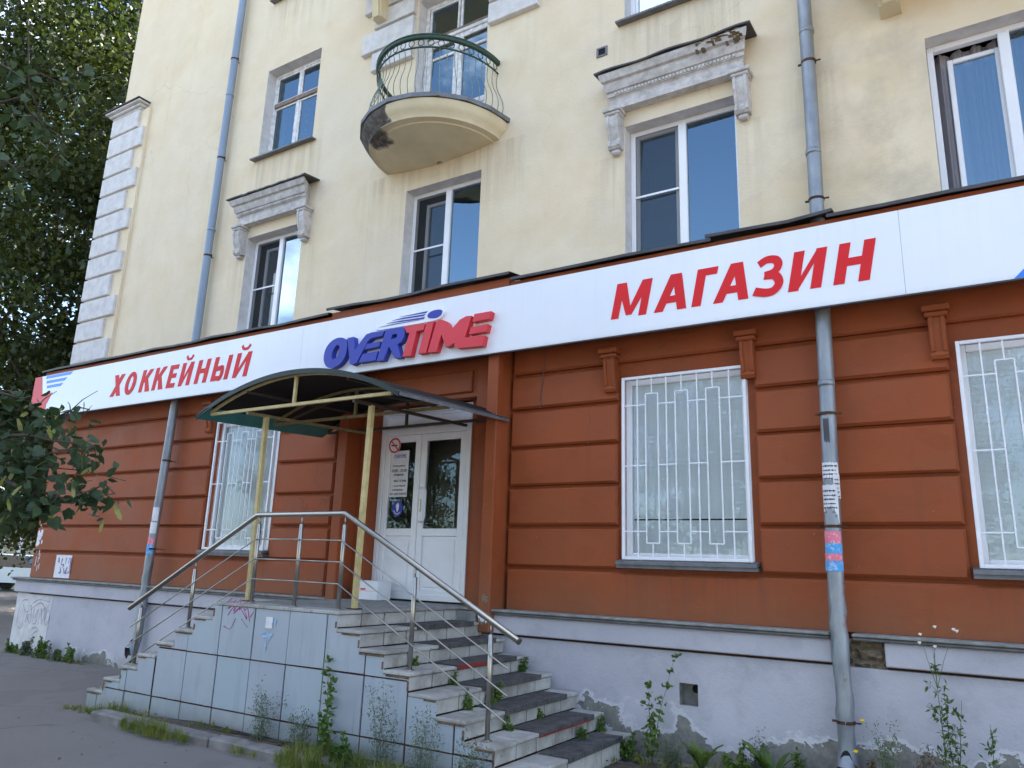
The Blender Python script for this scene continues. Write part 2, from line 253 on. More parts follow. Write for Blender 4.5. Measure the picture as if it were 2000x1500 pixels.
# ------------------------------------------------------------------ mesh helpers
def world_of(o):
    l = Vector((0, 0, 0))
    while o is not None: l = l + o.location; o = o.parent
    return l
def link_mesh(name, me, mat, parent=None):
    o = bpy.data.objects.new(name, me); C.objects.link(o)
    if mat is not None:
        for mm in (mat if isinstance(mat, (list, tuple)) else [mat]): me.materials.append(M[mm])
    if parent is not None: o.parent = parent
    return o
class MB:
    def __init__(s): s.v = []; s.f = []; s.mi = []
    def face(s, pts, mi=0):
        b = len(s.v); s.v += [tuple(p) for p in pts]; s.f.append(tuple(range(b, b+len(pts)))); s.mi.append(mi); return s
    def add(s, vs, fs, mi=0):
        b = len(s.v); s.v += [tuple(p) for p in vs]
        for f in fs: s.f.append(tuple(i+b for i in f)); s.mi.append(mi)
        return s
    def box(s, x0, x1, y0, y1, z0, z1, c=0.0, mi=0):
        x0, x1 = min(x0, x1), max(x0, x1); y0, y1 = min(y0, y1), max(y0, y1); z0, z1 = min(z0, z1), max(z0, z1)
        c = min(c, (x1-x0)*.45, (y1-y0)*.45, (z1-z0)*.45)
        if c <= 0:
            vs = [(x, y, z) for x in (x0, x1) for y in (y0, y1) for z in (z0, z1)]
            fs = [(0, 1, 3, 2), (4, 6, 7, 5), (0, 4, 5, 1), (2, 3, 7, 6), (0, 2, 6, 4), (1, 5, 7, 3)]
            return s.add(vs, fs, mi)
        bm = bmesh.new(); bmesh.ops.create_cube(bm, size=1)
        for v in bm.verts: v.co = Vector((x0 if v.co.x < 0 else x1, y0 if v.co.y < 0 else y1, z0 if v.co.z < 0 else z1))
        bmesh.ops.bevel(bm, geom=bm.edges[:], offset=c, segments=1, affect='EDGES')
        bm.verts.index_update(); s.add([v.co[:] for v in bm.verts], [[v.index for v in f.verts] for f in bm.faces], mi); bm.free(); return s
    def block(s, x0, x1, yf, yb, z0, z1, c, mi=0):       # box whose front (-y) edges are chamfered, no back
        vs = [(x0, yb, z0), (x1, yb, z0), (x1, yb, z1), (x0, yb, z1), (x0, yf+c, z0), (x1, yf+c, z0), (x1, yf+c, z1), (x0, yf+c, z1),
              (x0+c, yf, z0+c), (x1-c, yf, z0+c), (x1-c, yf, z1-c), (x0+c, yf, z1-c)]
        fs = [(0, 1, 5, 4), (1, 2, 6, 5), (2, 3, 7, 6), (3, 0, 4, 7), (4, 5, 9, 8), (5, 6, 10, 9), (6, 7, 11, 10), (7, 4, 8, 11), (8, 9, 10, 11)]
        return s.add(vs, fs, mi)
    def prism(s, poly, fn0, fn1, mi=0):                   # polygon (2-D) swept between two placings
        n = len(poly); a = [fn0(*q) for q in poly]; b = [fn1(*q) for q in poly]
        s.add(a+b, [tuple(range(n-1, -1, -1)), tuple(range(n, 2*n))]+[(i, (i+1) % n, n+(i+1) % n, n+i) for i in range(n)], mi); return s
    def tube(s, pts, r, n=8, cap=True, mi=0):
        pts = [Vector(p) for p in pts]; rs = r if isinstance(r, (list, tuple)) else [r]*len(pts); base = len(s.v); prev = None
        for i, p in enumerate(pts):
            t = (pts[min(i+1, len(pts)-1)]-pts[max(i-1, 0)]).normalized()
            if prev is None: u = t.cross(Vector((0, 0, 1)) if abs(t.z) < .9 else Vector((1, 0, 0))).normalized()
            else: u = (prev-t*prev.dot(t)).normalized()
            prev = u; vv = t.cross(u)
            for j in range(n):
                a = 2*math.pi*j/n; s.v.append(tuple(p+(u*math.cos(a)+vv*math.sin(a))*rs[i]))
        for i in range(len(pts)-1):
            for j in range(n): s.f.append((base+i*n+j, base+i*n+(j+1) % n, base+(i+1)*n+(j+1) % n, base+(i+1)*n+j)); s.mi.append(mi)
        if cap:
            s.f.append(tuple(base+j for j in reversed(range(n)))); s.mi.append(mi)
            e = base+(len(pts)-1)*n; s.f.append(tuple(e+j for j in range(n))); s.mi.append(mi)
        return s
    def bar(s, a, b, w, h, mi=0):                          # rectangular bar between two points
        a, b = Vector(a), Vector(b); t = (b-a).normalized(); u = t.cross(Vector((0, 0, 1)) if abs(t.z) < .95 else Vector((1, 0, 0))).normalized(); vv = u.cross(t)
        vs = [p+u*sx*w/2+vv*sz*h/2 for p in (a, b) for sx, sz in ((-1, -1), (1, -1), (1, 1), (-1, 1))]
        return s.add([tuple(q) for q in vs], [(3, 2, 1, 0), (4, 5, 6, 7), (0, 1, 5, 4), (1, 2, 6, 5), (2, 3, 7, 6), (3, 0, 4, 7)], mi)
    def build(s, name, mat, parent=None, smooth=False, recalc=True):
        off = world_of(parent) if parent is not None else Vector((0, 0, 0))
        me = bpy.data.meshes.new(name); me.from_pydata([(x-off.x, y-off.y, z-off.z) for x, y, z in s.v], [], s.f)
        o = link_mesh(name, me, mat, parent)
        if any(s.mi): me.polygons.foreach_set('material_index', s.mi)
        if smooth: me.polygons.foreach_set('use_smooth', [True]*len(me.polygons))
        if recalc: bm = bmesh.new(); bm.from_mesh(me); bmesh.ops.recalc_face_normals(bm, faces=bm.faces); bm.to_mesh(me); bm.free()
        return o
def tag(o, label=None, cat=None, group=None, kind=None):
    for a, v in (('label', label), ('category', cat), ('group', group), ('kind', kind)):
        if v: o[a] = v
    return o
def thing(name, loc, label, cat, group=None):
    o = bpy.data.objects.new(name, None); C.objects.link(o); o.location = loc; o.empty_display_size = 0.2
    return tag(o, label, cat, group)
def np_mesh(name, verts, faces, mat, parent=None):
    off = world_of(parent) if parent is not None else Vector((0, 0, 0)); verts = np.asarray(verts, dtype=np.float32)-np.array(off, dtype=np.float32)
    me = bpy.data.meshes.new(name); n, m, kk = len(verts), len(faces), faces.shape[1]
    me.vertices.add(n); me.vertices.foreach_set('co', verts.ravel()); me.loops.add(m*kk); me.loops.foreach_set('vertex_index', faces.astype(np.int32).ravel())
    me.polygons.add(m); me.polygons.foreach_set('loop_start', np.arange(0, m*kk, kk, dtype=np.int32)); me.polygons.foreach_set('loop_total', np.full(m, kk, dtype=np.int32))
    me.update(); me.validate(); return link_mesh(name, me, mat, parent)
def grid_wall(mb, x0, x1, z0, z1, y, holes):               # sheet at y with rectangular openings
    xs = sorted({x0, x1} | {h[i] for h in holes for i in (0, 1) if x0 < h[i] < x1}); zs = sorted({z0, z1} | {h[i] for h in holes for i in (2, 3) if z0 < h[i] < z1})
    for a, b in zip(xs, xs[1:]):
        for c, d in zip(zs, zs[1:]):
            cx, cz = (a+b)/2, (c+d)/2
            if any(h[0] < cx < h[1] and h[2] < cz < h[3] for h in holes): continue
            mb.face([(a, y, c), (b, y, c), (b, y, d), (a, y, d)])
def ribbon(mb, pts, wdt, y, mi=0):                         # flat painted stroke on a wall, pts are (x, z)
    for (xa, za), (xb, zb) in zip(pts, pts[1:]):
        d = Vector((xb-xa, zb-za)); L = d.length
        if L < 1e-5: continue
        n = Vector((-d.y, d.x))/L*wdt/2; e = d/L*wdt*.3
        mb.face([(xa-n.x-e.x, y, za-n.y-e.y), (xb-n.x+e.x, y, zb-n.y+e.y), (xb+n.x+e.x, y, zb+n.y+e.y), (xa+n.x-e.x, y, za+n.y-e.y)], mi)
        y -= 0.00012

# ------------------------------------------------------------------ ground
g = MB(); g.face([(-300, -300, 0), (300, -300, 0), (300, 300, 0), (-300, 300, 0)]); tag(g.build('ground', 'asphalt'), 'grey worn asphalt ground in front of the building', kind='structure')
def blob(name, cx, cy, rx, ry, h, mat, n=40, seed=0, label=None):
    r_ = random.Random(seed); mb = MB(); rings = []
    for q, hh in ((1.0, 0.004), (0.85, h*.6), (0.5, h), (0.0, h*1.05)):
        rings.append([(cx+rx*q*math.cos(2*math.pi*i/n)*(1+r_.uniform(-.07, .07)), cy+ry*q*math.sin(2*math.pi*i/n)*(1+r_.uniform(-.07, .07)), max(.004, hh*(1+r_.uniform(-.2, .2)))) for i in range(n)])
    mb.v = [p for rr in rings for p in rr]
    for a in range(3):
        for i in range(n): mb.f.append((a*n+i, a*n+(i+1) % n, (a+1)*n+(i+1) % n, (a+1)*n+i)); mb.mi.append(0)
    o = mb.build(name, mat, None, True); tag(o, label, None, None, 'structure'); return o
blob('soil_strip', -5.2, -2.06, 2.75, 0.27, 0.085, 'soil', 60, 3, 'strip of soil along the foot of the stair panels')
blob('soil_bed', 0.4, -0.62, 3.4, 0.62, 0.05, 'soil', 60, 4, 'bare soil along the foot of the plinth')
blob('grass_verge', -30, 13.5, 13, 4.0, 0.10, 'weed', 40, 6, 'far verge beyond the building corner')

# ------------------------------------------------------------------ the apartment building
CORNER = -14.05; XR = 7.6; TOPZ = 14.6; BACK = 12.0
bld = thing('apartment_building', (-3.2, 0.1, 0), 'cream and terracotta apartment building with a shop in its ground floor', 'building')
COLS = [(-9.48, -8.24), (-6.26, -5.03), (-3.06, -1.81), (-0.05, 1.20), (3.15, 4.40), (6.0, 7.2)]
YU = 0.10     # upper wall face
holes = []
F2 = [(a, b, 4.86, 6.52) for a, b in COLS]
F3 = [(a, b, 7.90, 9.54) for a, b in COLS]; F3[1] = (-6.26, -5.03, 7.12, 9.56); F3[3] = (-0.05, 1.2, 7.3, 9.56)
F4 = [(a, b, 10.92, 12.56) for a, b in COLS]; F4[1] = (-6.26, -5.03, 10.2, 12.56)
holes = F2+F3+F4
mb = MB(); grid_wall(mb, -13.80, XR, 4.6, TOPZ, YU, holes); mb.build('upper_wall', 'yellow', bld)
mb = MB(); mb.face([(-13.80, YU, 4.6), (-13.80, BACK, 4.6), (-13.80, BACK, TOPZ), (-13.80, YU, TOPZ)]); mb.face([(CORNER+.03, 0.03, 0), (CORNER+.03, BACK, 0), (CORNER+.03, BACK, 4.6), (CORNER+.03, 0.03, 4.6)]); mb.build('gable_wall', 'yellow', bld)
mb = MB(); mb.face([(-13.80, BACK, 0), (XR, BACK, 0), (XR, BACK, TOPZ), (-13.80, BACK, TOPZ)]); mb.face([(XR, 0.03, 0), (XR, BACK, 0), (XR, BACK, TOPZ), (XR, 0.1, TOPZ)]); mb.build('rear_wall', 'yellow', bld)
mb = MB(); mb.box(-14.4, XR+.5, -0.5, BACK+.5, TOPZ, TOPZ+.35, .05); mb.build('eaves_cornice', 'stucco', bld)
mb = MB(); mb.prism([(-0.5, TOPZ+.35), (BACK+.5, TOPZ+.35), (BACK/2, TOPZ+2.2)], lambda y, z: (-14.4, y, z), lambda y, z: (XR+.5, y, z)); mb.build('roof', 'flashing', bld)

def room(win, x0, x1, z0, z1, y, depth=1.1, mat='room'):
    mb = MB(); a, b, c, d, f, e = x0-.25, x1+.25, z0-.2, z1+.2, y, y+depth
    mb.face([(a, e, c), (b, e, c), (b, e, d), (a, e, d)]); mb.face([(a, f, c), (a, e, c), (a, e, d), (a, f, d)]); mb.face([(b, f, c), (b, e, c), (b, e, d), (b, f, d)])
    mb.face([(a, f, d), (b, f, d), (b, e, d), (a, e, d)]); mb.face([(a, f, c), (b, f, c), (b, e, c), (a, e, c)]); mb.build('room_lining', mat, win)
def reveal(win, x0, x1, z0, z1, ya, yb, mat='quoin'):
    mb = MB(); mb.face([(x0, ya, z0), (x0, yb, z0), (x0, yb, z1), (x0, ya, z1)]); mb.face([(x1, ya, z0), (x1, yb, z0), (x1, yb, z1), (x1, ya, z1)])
    mb.face([(x0, ya, z1), (x1, ya, z1), (x1, yb, z1), (x0, yb, z1)]); mb.face([(x0, ya, z0), (x1, ya, z0), (x1, yb, z0), (x0, yb, z0)]); mb.build('reveal', mat, win)
def frame_ring(mb, x0, x1, z0, z1, ya, yb, t, c=.006):
    mb.box(x0, x0+t, ya, yb, z0, z1, c); mb.box(x1-t, x1, ya, yb, z0, z1, c); mb.box(x0+t+.0005, x1-t-.0005, ya+.001, yb, z1-t, z1, c); mb.box(x0+t+.0005, x1-t-.0005, ya+.001, yb, z0, z0+t, c)
def pane(win, x0, x1, z0, z1, y, mat='glass', tilt=0.0):
    mb = MB(); t1, t2 = tilt, -tilt
    mb.face([(x0, y+t1, z0), (x1, y+t2, z0), (x1, y+t2*.6, z1), (x0, y+t1*1.2, z1)]); return mb.build('pane', mat, win, recalc=False)
def pvc_window(x0, x1, z0, z1, net=True, tilted=False, curtain=None):
    ya = YU+.16; mb = MB(); t = .055; xm = x0+(x1-x0)*.49
    frame_ring(mb, x0+.002, x1-.002, z0+.002, z1-.002, ya, ya+.07, t); mb.box(xm-.045, xm+.045, ya-.004, ya+.072, z0+t, z1-t, .006)
    win = mb.build('window', 'white_pvc', bld)
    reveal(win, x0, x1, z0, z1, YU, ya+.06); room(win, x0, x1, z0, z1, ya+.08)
    pane(win, xm+.044, x1-t, z0+t, z1-t, ya+.03, tilt=random.uniform(-.002, .002))
    # left sash
    mb = MB(); sx0, sx1, sz0, sz1 = x0+t+.004, xm-.049, z0+t+.004, z1-t-.004
    if tilted: frame_ring(mb, sx0+.10, sx1+.02, sz0, sz1-.07, ya+.095, ya+.14, .045)
    else: frame_ring(mb, sx0, sx1, sz0, sz1, ya+.02, ya+.068, .04)
    mb.build('sash', 'white_pvc', win)
    if tilted: pane(win, sx0+.145, sx1-.02, sz0+.04, sz1-.11, ya+.12, tilt=.002)
    else: pane(win, sx0+.04, sx1-.04, sz0+.04, sz1-.04, ya+.045, tilt=.002)
    if net:
        mb = MB(); mb.face([(sx0, ya+.008, sz0), (sx1, ya+.008, sz0), (sx1, ya+.008, sz1), (sx0, ya+.008, sz1)]); mb.build('insect_net', 'net', win)
        mb = MB(); zm = z0+(z1-z0)*.50; mb.box(sx0, sx1, ya-.004, ya+.006, zm-.012, zm+.012, .002); mb.build('net_bar', 'white_pvc', win)
    if curtain:
        mb = MB(); n = 60; ys = [ya+.20+.035*math.sin(i*.9)+.015*math.sin(i*2.3) for i in range(n+1)]
        for i in range(n): mb.face([(x0+(x1-x0)*i/n, ys[i], z0), (x0+(x1-x0)*(i+1)/n, ys[i+1], z0), (x0+(x1-x0)*(i+1)/n, ys[i+1], z1), (x0+(x1-x0)*i/n, ys[i], z1)])
        mb.build('curtain', curtain, win, True)
    return win
def sill(win, x0, x1, z, y, out=.10):
    mb = MB(); mb.prism([(y-out, z-.035), (y-out, z-.012), (y+.10, z+.006), (y+.10, z-.02)], lambda a, b: (x0-.08, a, b), lambda a, b: (x1+.08, a, b)); mb.build('sill', 'sill_metal', win)
def old_window(x0, x1, z0, z1):
    ya = YU+.16; mb = MB(); t = .06; xm = (x0+x1)/2; zt = z0+(z1-z0)*.64
    frame_ring(mb, x0+.002, x1-.002, z0+.002, z1-.002, ya, ya+.09, t); win = mb.build('window', 'white_wood', bld)
    mb = MB(); mb.box(x0+t, x1-t, ya-.012, ya+.08, zt-.05, zt+.03, .006); mb.build('transom', 'brown_wood', win)
    mb = MB(); mb.box(xm-.03, xm+.03, ya+.004, ya+.07, z0+t, zt-.05, .005); mb.box(xm-.018, xm+.018, ya+.01, ya+.06, zt+.03, z1-t, .004); mb.build('mullion', 'white_wood', win)
    mb = MB()
    for a, b, c, d in ((x0+t, xm-.03, z0+t, zt-.05), (xm+.03, x1-t, z0+t, zt-.05), (x0+t, xm-.018, zt+.03, z1-t), (xm+.018, x1-t, zt+.03, z1-t)): frame_ring(mb, a+.002, b-.002, c+.002, d-.002, ya+.012, ya+.05, .03, .004)
    mb.build('sash', 'white_wood', win)
    for a, b, c, d in ((x0+t, xm-.03, z0+t, zt-.05), (xm+.03, x1-t, z0+t, zt-.05), (x0+t, xm-.018, zt+.03, z1-t), (xm+.018, x1-t, zt+.03, z1-t)): pane(win, a+.03, b-.03, c+.03, d-.03, ya+.03, tilt=random.uniform(-.004, .004))
    mb = MB(); y2 = ya+.20
    for a, b, c, d in ((x0+t, xm, z0+t, zt), (xm, x1-t, z0+t, zt)): frame_ring(mb, a+.01, b-.01, c, d, y2, y2+.03, .035, .004)
    mb.build('inner_sash', 'white_wood', win)
    reveal(win, x0, x1, z0, z1, YU, ya+.08); room(win, x0, x1, z0, z1, ya+.1); sill(win, x0, x1, z0, YU)
    return win
def balcony_door(x0, x1, z0, z1):
    ya = YU+.16; mb = MB(); t = .06; xm = (x0+x1)/2; zt = z0+(z1-z0)*.74
    frame_ring(mb, x0+.002, x1-.002, z0+.002, z1-.002, ya, ya+.09, t); mb.box(x0+t, x1-t, ya-.01, ya+.08, zt-.03, zt+.05, .006); win = mb.build('balcony_door', 'white_wood', bld)
    mb = MB(); mb.box(x0+t, x1-t, ya-.018, ya-.011, zt+.02, zt+.05); mb.build('transom', 'brown_wood', win)
    for s, (a, b) in enumerate(((x0+t, xm), (xm, x1-t))):
        mb = MB(); frame_ring(mb, a+.003, b-.003, z0+t, zt-.03, ya+.01, ya+.06, .075); mb.box(a+.075, b-.075, ya+.014, ya+.055, z0+t+.5, z0+t+.58, .004); mb.box(a+.078, b-.078, ya+.03, ya+.05, z0+t+.07, z0+t+.5, .002); mb.box(a+.076, b-.076, ya+.014, ya+.055, zt-.32, zt-.28, .004)
        lf = mb.build('door_leaf', 'white_wood', win)
        pane(win, a+.075, b-.075, z0+t+.58, zt-.32, ya+.035, tilt=random.uniform(-.003, .003)); pane(win, a+.075, b-.075, zt-.28, zt-.1, ya+.035)
        mb = MB(); frame_ring(mb, a+.01, b-.01, zt+.05, z1-t, ya+.01, ya+.05, .035); mb.build('sash', 'white_wood', win); pane(win, a+.045, b-.045, zt+.085, z1-t-.035, ya+.03, tilt=random.uniform(-.003, .003))
    reveal(win, x0, x1, z0, z1, YU, ya+.08); room(win, x0, x1, z0, z1, ya+.1)
    return win
pvc_window(*F2[0], tilted=True); pvc_window(*F2[1], tilted=True); pvc_window(*F2[2]); pvc_window(*F2[3], net=False, tilted=True, curtain='curtain'); pvc_window(*F2[4]); pvc_window(*F2[5])
for i, h in enumerate(F3):
    if i in (1, 3): balcony_door(*h)
    elif i == 2: wn = pvc_window(*h, net=False); sill(wn, h[0], h[1], h[2], YU)
    else: old_window(*h)
for i, h in enumerate(F4):
    if i == 1: balcony_door(*h)
    elif i in (3, 5): wn = pvc_window(*h); sill(wn, h[0], h[1], h[2], YU)
    else: old_window(*h)

# window cornices with consoles
def cornice(xc, damaged=False):
    x0, x1 = xc-.80, xc+.80; rd = random.Random(5)
    prof = [(YU, 6.70), (-.02, 6.70), (-.02, 6.83), (-.035, 6.85), (-.05, 6.85), (-.05, 6.90), (-.075, 6.905), (-.10, 6.96), (-.105, 7.00), (-.14, 7.01), (-.165, 7.06), (-.17, 7.09), (YU, 7.09)]
    mb = MB(); n = len(prof)
    def ring(x, k): return [(x+k*max(0, (YU-y)*.55), y, z) for y, z in prof]
    segs = [(x0+.10, -1), (x1-.10, 1)]
    a, b = ring(x0+.11, -1), ring(x1-.11, 1)
    mb.add(a+b, [tuple(range(n)), tuple(range(2*n-1, n-1, -1))]+[(i, (i+1) % n, n+(i+1) % n, n+i) for i in range(n)])
    co = mb.build('window_cornice', 'stucco', bld)
    mb = MB(); nd = 34
    for i in range(nd):
        xx = x0+.13+(x1-x0-.26)*i/(nd-1); mb.box(xx-.012, xx+.012, -.066, -.0505, 6.858, 6.892)
    mb.build('dentil_row', 'stucco', co)
    mb = MB(); m = 14; y0 = -.20
    for i in range(m):
        xa, xb = x0-.08+(x1-x0+.16)*i/m, x0-.08+(x1-x0+.16)*(i+1)/m
        wa, wb = (rd.uniform(-.008, .008), rd.uniform(-.008, .008)) if not damaged else (0.012*math.sin(i*1.1), 0.012*math.sin((i+1)*1.1))
        for zt in (0, ):
            mb.add([(xa, y0, 7.095+wa), (xb, y0, 7.095+wb), (xb, YU, 7.135), (xa, YU, 7.135), (xa, y0, 7.115+wa), (xb, y0, 7.115+wb), (xb, YU, 7.155), (xa, YU, 7.155)], [(0, 1, 2, 3), (7, 6, 5, 4), (0, 4, 5, 1)]+([(0, 3, 7, 4)] if i == 0 else [])+([(1, 5, 6, 2)] if i == m-1 else []))
    mb.build('flashing', 'flashing', co)
    if damaged:
        mb = MB(); r2 = random.Random(2)
        for i in range(34):
            cx = xc+.78-abs(r2.gauss(0, .2)); cz = 7.03+r2.uniform(-.04, .06)*(1 if cx < xc+.6 else 1.5); q = r2.uniform(.015, .04)
            mb.add([(cx-q, -.11, cz-q*.6), (cx+q, -.12, cz-q*.5), (cx+q*.8, -.18, cz), (cx-q*.8, -.185, cz+q*.2), (cx, -.12, cz+q*.8)], [(0, 1, 2, 3), (0, 3, 4), (1, 4, 2), (2, 4, 3), (0, 4, 1)])
        mb.build('broken_stucco', 'brick', co)
    for sx in (-1, 1):
        cx = xc+sx*.715; mb = MB(); hw = .075
        mb.box(cx-hw-.035, cx+hw+.035, -.09, YU, 6.655, 6.699, .008); mb.box(cx-hw-.015, cx+hw+.015, -.07, YU, 6.62, 6.654, .008)
        side = [(YU, 6.62), (-.045, 6.62), (-.058, 6.56), (-.048, 6.49), (-.022, 6.40), (.008, 6.33), (-.012, 6.30), (-.012, 6.25), (.012, 6.225), (YU, 6.225)]
        mb.prism(side, lambda y, z: (cx-hw, y, z), lambda y, z: (cx+hw, y, z))
        for q in (-.055, .055): mb.prism([(y-.012 if y < .05 else y, z) for y, z in side[:8]]+[(YU, 6.25)], lambda y, z: (cx+q-.014, y, z), lambda y, z: (cx+q+.014, y, z))
        mb.box(cx-.05, cx+.05, .02, YU, 6.17, 6.224, .015)
        mb.build('console', 'stucco', co)
cornice(-8.86); cornice(-2.435, True); cornice(3.775)

# corner quoins
z = 9.93; q = 0; zb = [9.93, 9.52, 9.08, 8.65, 8.24, 7.82, 7.39, 6.98, 6.56, 6.12, 5.71, 5.32, 4.90, 4.62]
for i in range(len(zb)-1):
    xr_ = -12.84 if i % 2 == 1 else -13.08
    if i == 0: xr_ = -13.05
    mb = MB(); mb.block(-13.94, xr_, -.01, YU+.6, zb[i+1]+.035, zb[i]-.004, .012); mb.add([(-13.94, .002, zb[i+1]+.035), (-13.94, .7, zb[i+1]+.035), (-13.94, .7, zb[i]-.004), (-13.94, .002, zb[i]-.004)], [(0, 1, 2, 3)])
    mb.build('quoin_block', 'quoin', bld)
mb = MB(); mb.box(-13.92, -12.80, .045, YU+.02, 4.6, 9.93, .004); mb.build('quoin_backing', 'yellow', bld)
mb = MB()
for a, (o_, z0, z1) in enumerate(((.0, 9.932, 9.97), (.05, 9.971, 10.02), (.11, 10.021, 10.06))): mb.box(-13.94-o_, -13.02+o_, -.01-o_, .7, z0, z1, .008)
cq = mb.build('quoin_cap', 'quoin', bld); mb = MB(); mb.box(-14.09, -12.88, -.15, .72, 10.061, 10.075); mb.build('flashing', 'flashing', cq)
# flat bands either side of the balcony doorway
for (a, b, c, d) in ((-7.06, -6.30, 8.62, 8.92), (-7.28, -6.30, 8.965, 9.30), (-7.06, -6.30, 9.35, 9.63), (-7.28, -6.30, 9.68, 10.0), (-4.99, -4.23, 8.62, 8.92), (-4.99, -4.03, 8.965, 9.30), (-4.99, -4.23, 9.35, 9.63), (-4.99, -4.03, 9.68, 10.0)):
    mb = MB(); mb.block(a, b, .02, YU+.01, c, d, .008); mb.build('door_quoin', 'quoin', bld)
# small wall vent
mb = MB(); frame_ring(mb, -3.42, -3.28, 7.55, 7.68, .085, YU+.01, .025, .004); vt = mb.build('wall_vent', 'sill_metal', bld); mb = MB(); mb.face([(-3.40, .0985, 7.57), (-3.30, .0985, 7.57), (-3.30, .0985, 7.66), (-3.40, .0985, 7.66)]); mb.build('vent_hole', 'black_hole', vt)

# round balcony
BX, BY = -5.70, YU
def arc(a, b, n, t0=0.0, t1=math.pi, pw=1.0):
    o = []
    for i in range(n+1):
        t = t0+(t1-t0)*i/n; o.append((BX-a*math.cos(t), BY-b*math.sin(t)))
    return o
prof = [(1.04, 1.07, 7.058), (1.03, 1.06, 7.03), (1.02, 1.05, 6.99), (.985, 1.01, 6.94), (.945, .975, 6.905), (.93, .96, 6.868), (.845, .865, 6.865), (.835, .855, 6.85), (.80, .82, 6.848), (.45, .46, 6.805), (.05, .05, 6.79)]
mb = MB(); n = 48; rings = [[(x, y, z) for x, y in arc(a, b, n)] for a, b, z in prof]
mb.v = [p for r_ in rings for p in r_]
for i in range(len(rings)-1):
    for j in range(n): mb.f.append((i*(n+1)+j, i*(n+1)+j+1, (i+1)*(n+1)+j+1, (i+1)*(n+1)+j)); mb.mi.append(0)
bal = mb.build('balcony', 'balcony', bld, False)
for p_ in bal.data.polygons: p_.use_smooth = True
bal.data.set_sharp_from_angle(angle=R(28)) if hasattr(bal.data, 'set_sharp_from_angle') else None
mb = MB(); pts = arc(1.075, 1.10, 10); top = arc(.95, .98, 10)
for i in range(10):
    dz = random.uniform(-.006, .006)
    (xa, ya), (xb, yb), (xc_, yc_), (xd, yd) = pts[i], pts[i+1], top[i+1], top[i]
    mb.add([(xa, ya, 7.060+dz), (xb, yb, 7.064-dz), (xc_, yc_, 7.075), (xd, yd, 7.075), (xa, ya, 7.118+dz), (xb, yb, 7.122-dz), (xc_, yc_, 7.135), (xd, yd, 7.135)], [(0, 1, 2, 3), (4, 7, 6, 5), (0, 4, 5, 1), (1, 5, 6, 2), (3, 7, 4, 0)])
mb.build('slab_edging', 'sill_metal', bal)
mb = MB(); mb.v = [(x, y, 7.085) for x, y in arc(.96, .99, 40)]; mb.f = [tuple(range(41))]; mb.mi = [0]; mb.build('floor_slab', 'concrete', bal)
def ring3(a, b, z, n=40): return [(x, y, z) for x, y in arc(a, b, n)]
mb = MB(); mb.tube(ring3(.86, .965, 7.99), .030, 10); mb.tube(ring3(.875, .985, 8.02), .014, 6); mb.build('handrail', 'green_iron', bal, True)
mb = MB(); mb.tube(ring3(.86, .965, 7.85), .012, 6); mb.build('lower_rail', 'green_iron', bal, True)
mb = MB(); mb.tube(ring3(.90, .93, 7.15), .010, 6); mb.build('foot_rail', 'pale_iron', bal, True)
nb = 30
for i in range(nb+1):
    t = math.pi*i/nb; pp = []
    for s_ in range(9):
        u = s_/8; bulge = .085*math.sin(min(1, u/.62)*math.pi)*(1-u*.35) if u < .62 else -.028*math.sin((u-.62)/.38*math.pi)
        a = .90+(.86-.90)*u+bulge; b = .93+(.965-.93)*u+bulge
        pp.append((BX-a*math.cos(t), BY-b*math.sin(t)-.001, 7.10+(7.85-7.10)*u))
    mb = MB(); mb.tube(pp, .0055, 5); mb.build('baluster', 'pale_iron', bal, True)
for i in range(22):
    t = math.pi*(i+.5)/22; cx, cy = BX-.86*math.cos(t), BY-.965*math.sin(t); d = Vector((math.sin(t)*.86, -math.cos(t)*.965, 0)).normalized()
    mb = MB(); mb.tube([(cx+d.x*.038*math.cos(q), cy+d.y*.038*math.cos(q), 7.915+.045*math.sin(q)) for q in [2*math.pi*w_/10 for w_ in range(11)]], .006, 4, False); mb.build('scroll_ring', 'green_iron', bal, True)
# square balconies carried on consoles, above the picture
def square_balcony(x0, x1, z, xa, xb, drop):
    mb = MB(); mb.box(x0, x1, -1.0, YU, z, z+.16, .01); mb.box(x0-.04, x1+.04, -1.04, YU, z+.161, z+.22, .01); b_ = mb.build('balcony', 'balcony', bld)
    for cx in (xa, xb):
        mb = MB(); side = [(YU, z), (-.80, z), (-.80, z-.12), (-.62, z-.14), (-.36, z-.20), (-.14, z-.32), (-.10, z-drop), (YU, z-drop)]
        mb.prism(side, lambda y, zz: (cx-.09, y, zz), lambda y, zz: (cx+.09, y, zz)); mb.prism([(y-.03 if y < .05 else y, zz) for y, zz in side[1:7]]+[(YU, z-drop+.03), (YU, z-.02)], lambda y, zz: (cx-.055, y, zz), lambda y, zz: (cx+.055, y, zz)); mb.build('console', 'balcony', b_)
    mb = MB(); xs = np.linspace(x0+.03, x1-.03, 22)
    for x in xs: mb.tube([(x, -.96, z+.2), (x, -.96, z+1.15)], .008, 5)
    for zz in (z+.3, z+1.15): mb.tube([(x0+.03, YU, zz), (x0+.03, -.96, zz), (x1-.03, -.96, zz), (x1-.03, YU, zz)], .014, 5)
    mb.build('railing', 'green_iron', b_)
square_balcony(-7.25, -4.05, 10.02, -6.90, -4.38, .62)
square_balcony(-0.62, 1.75, 7.22, -0.30, 1.45, .36)

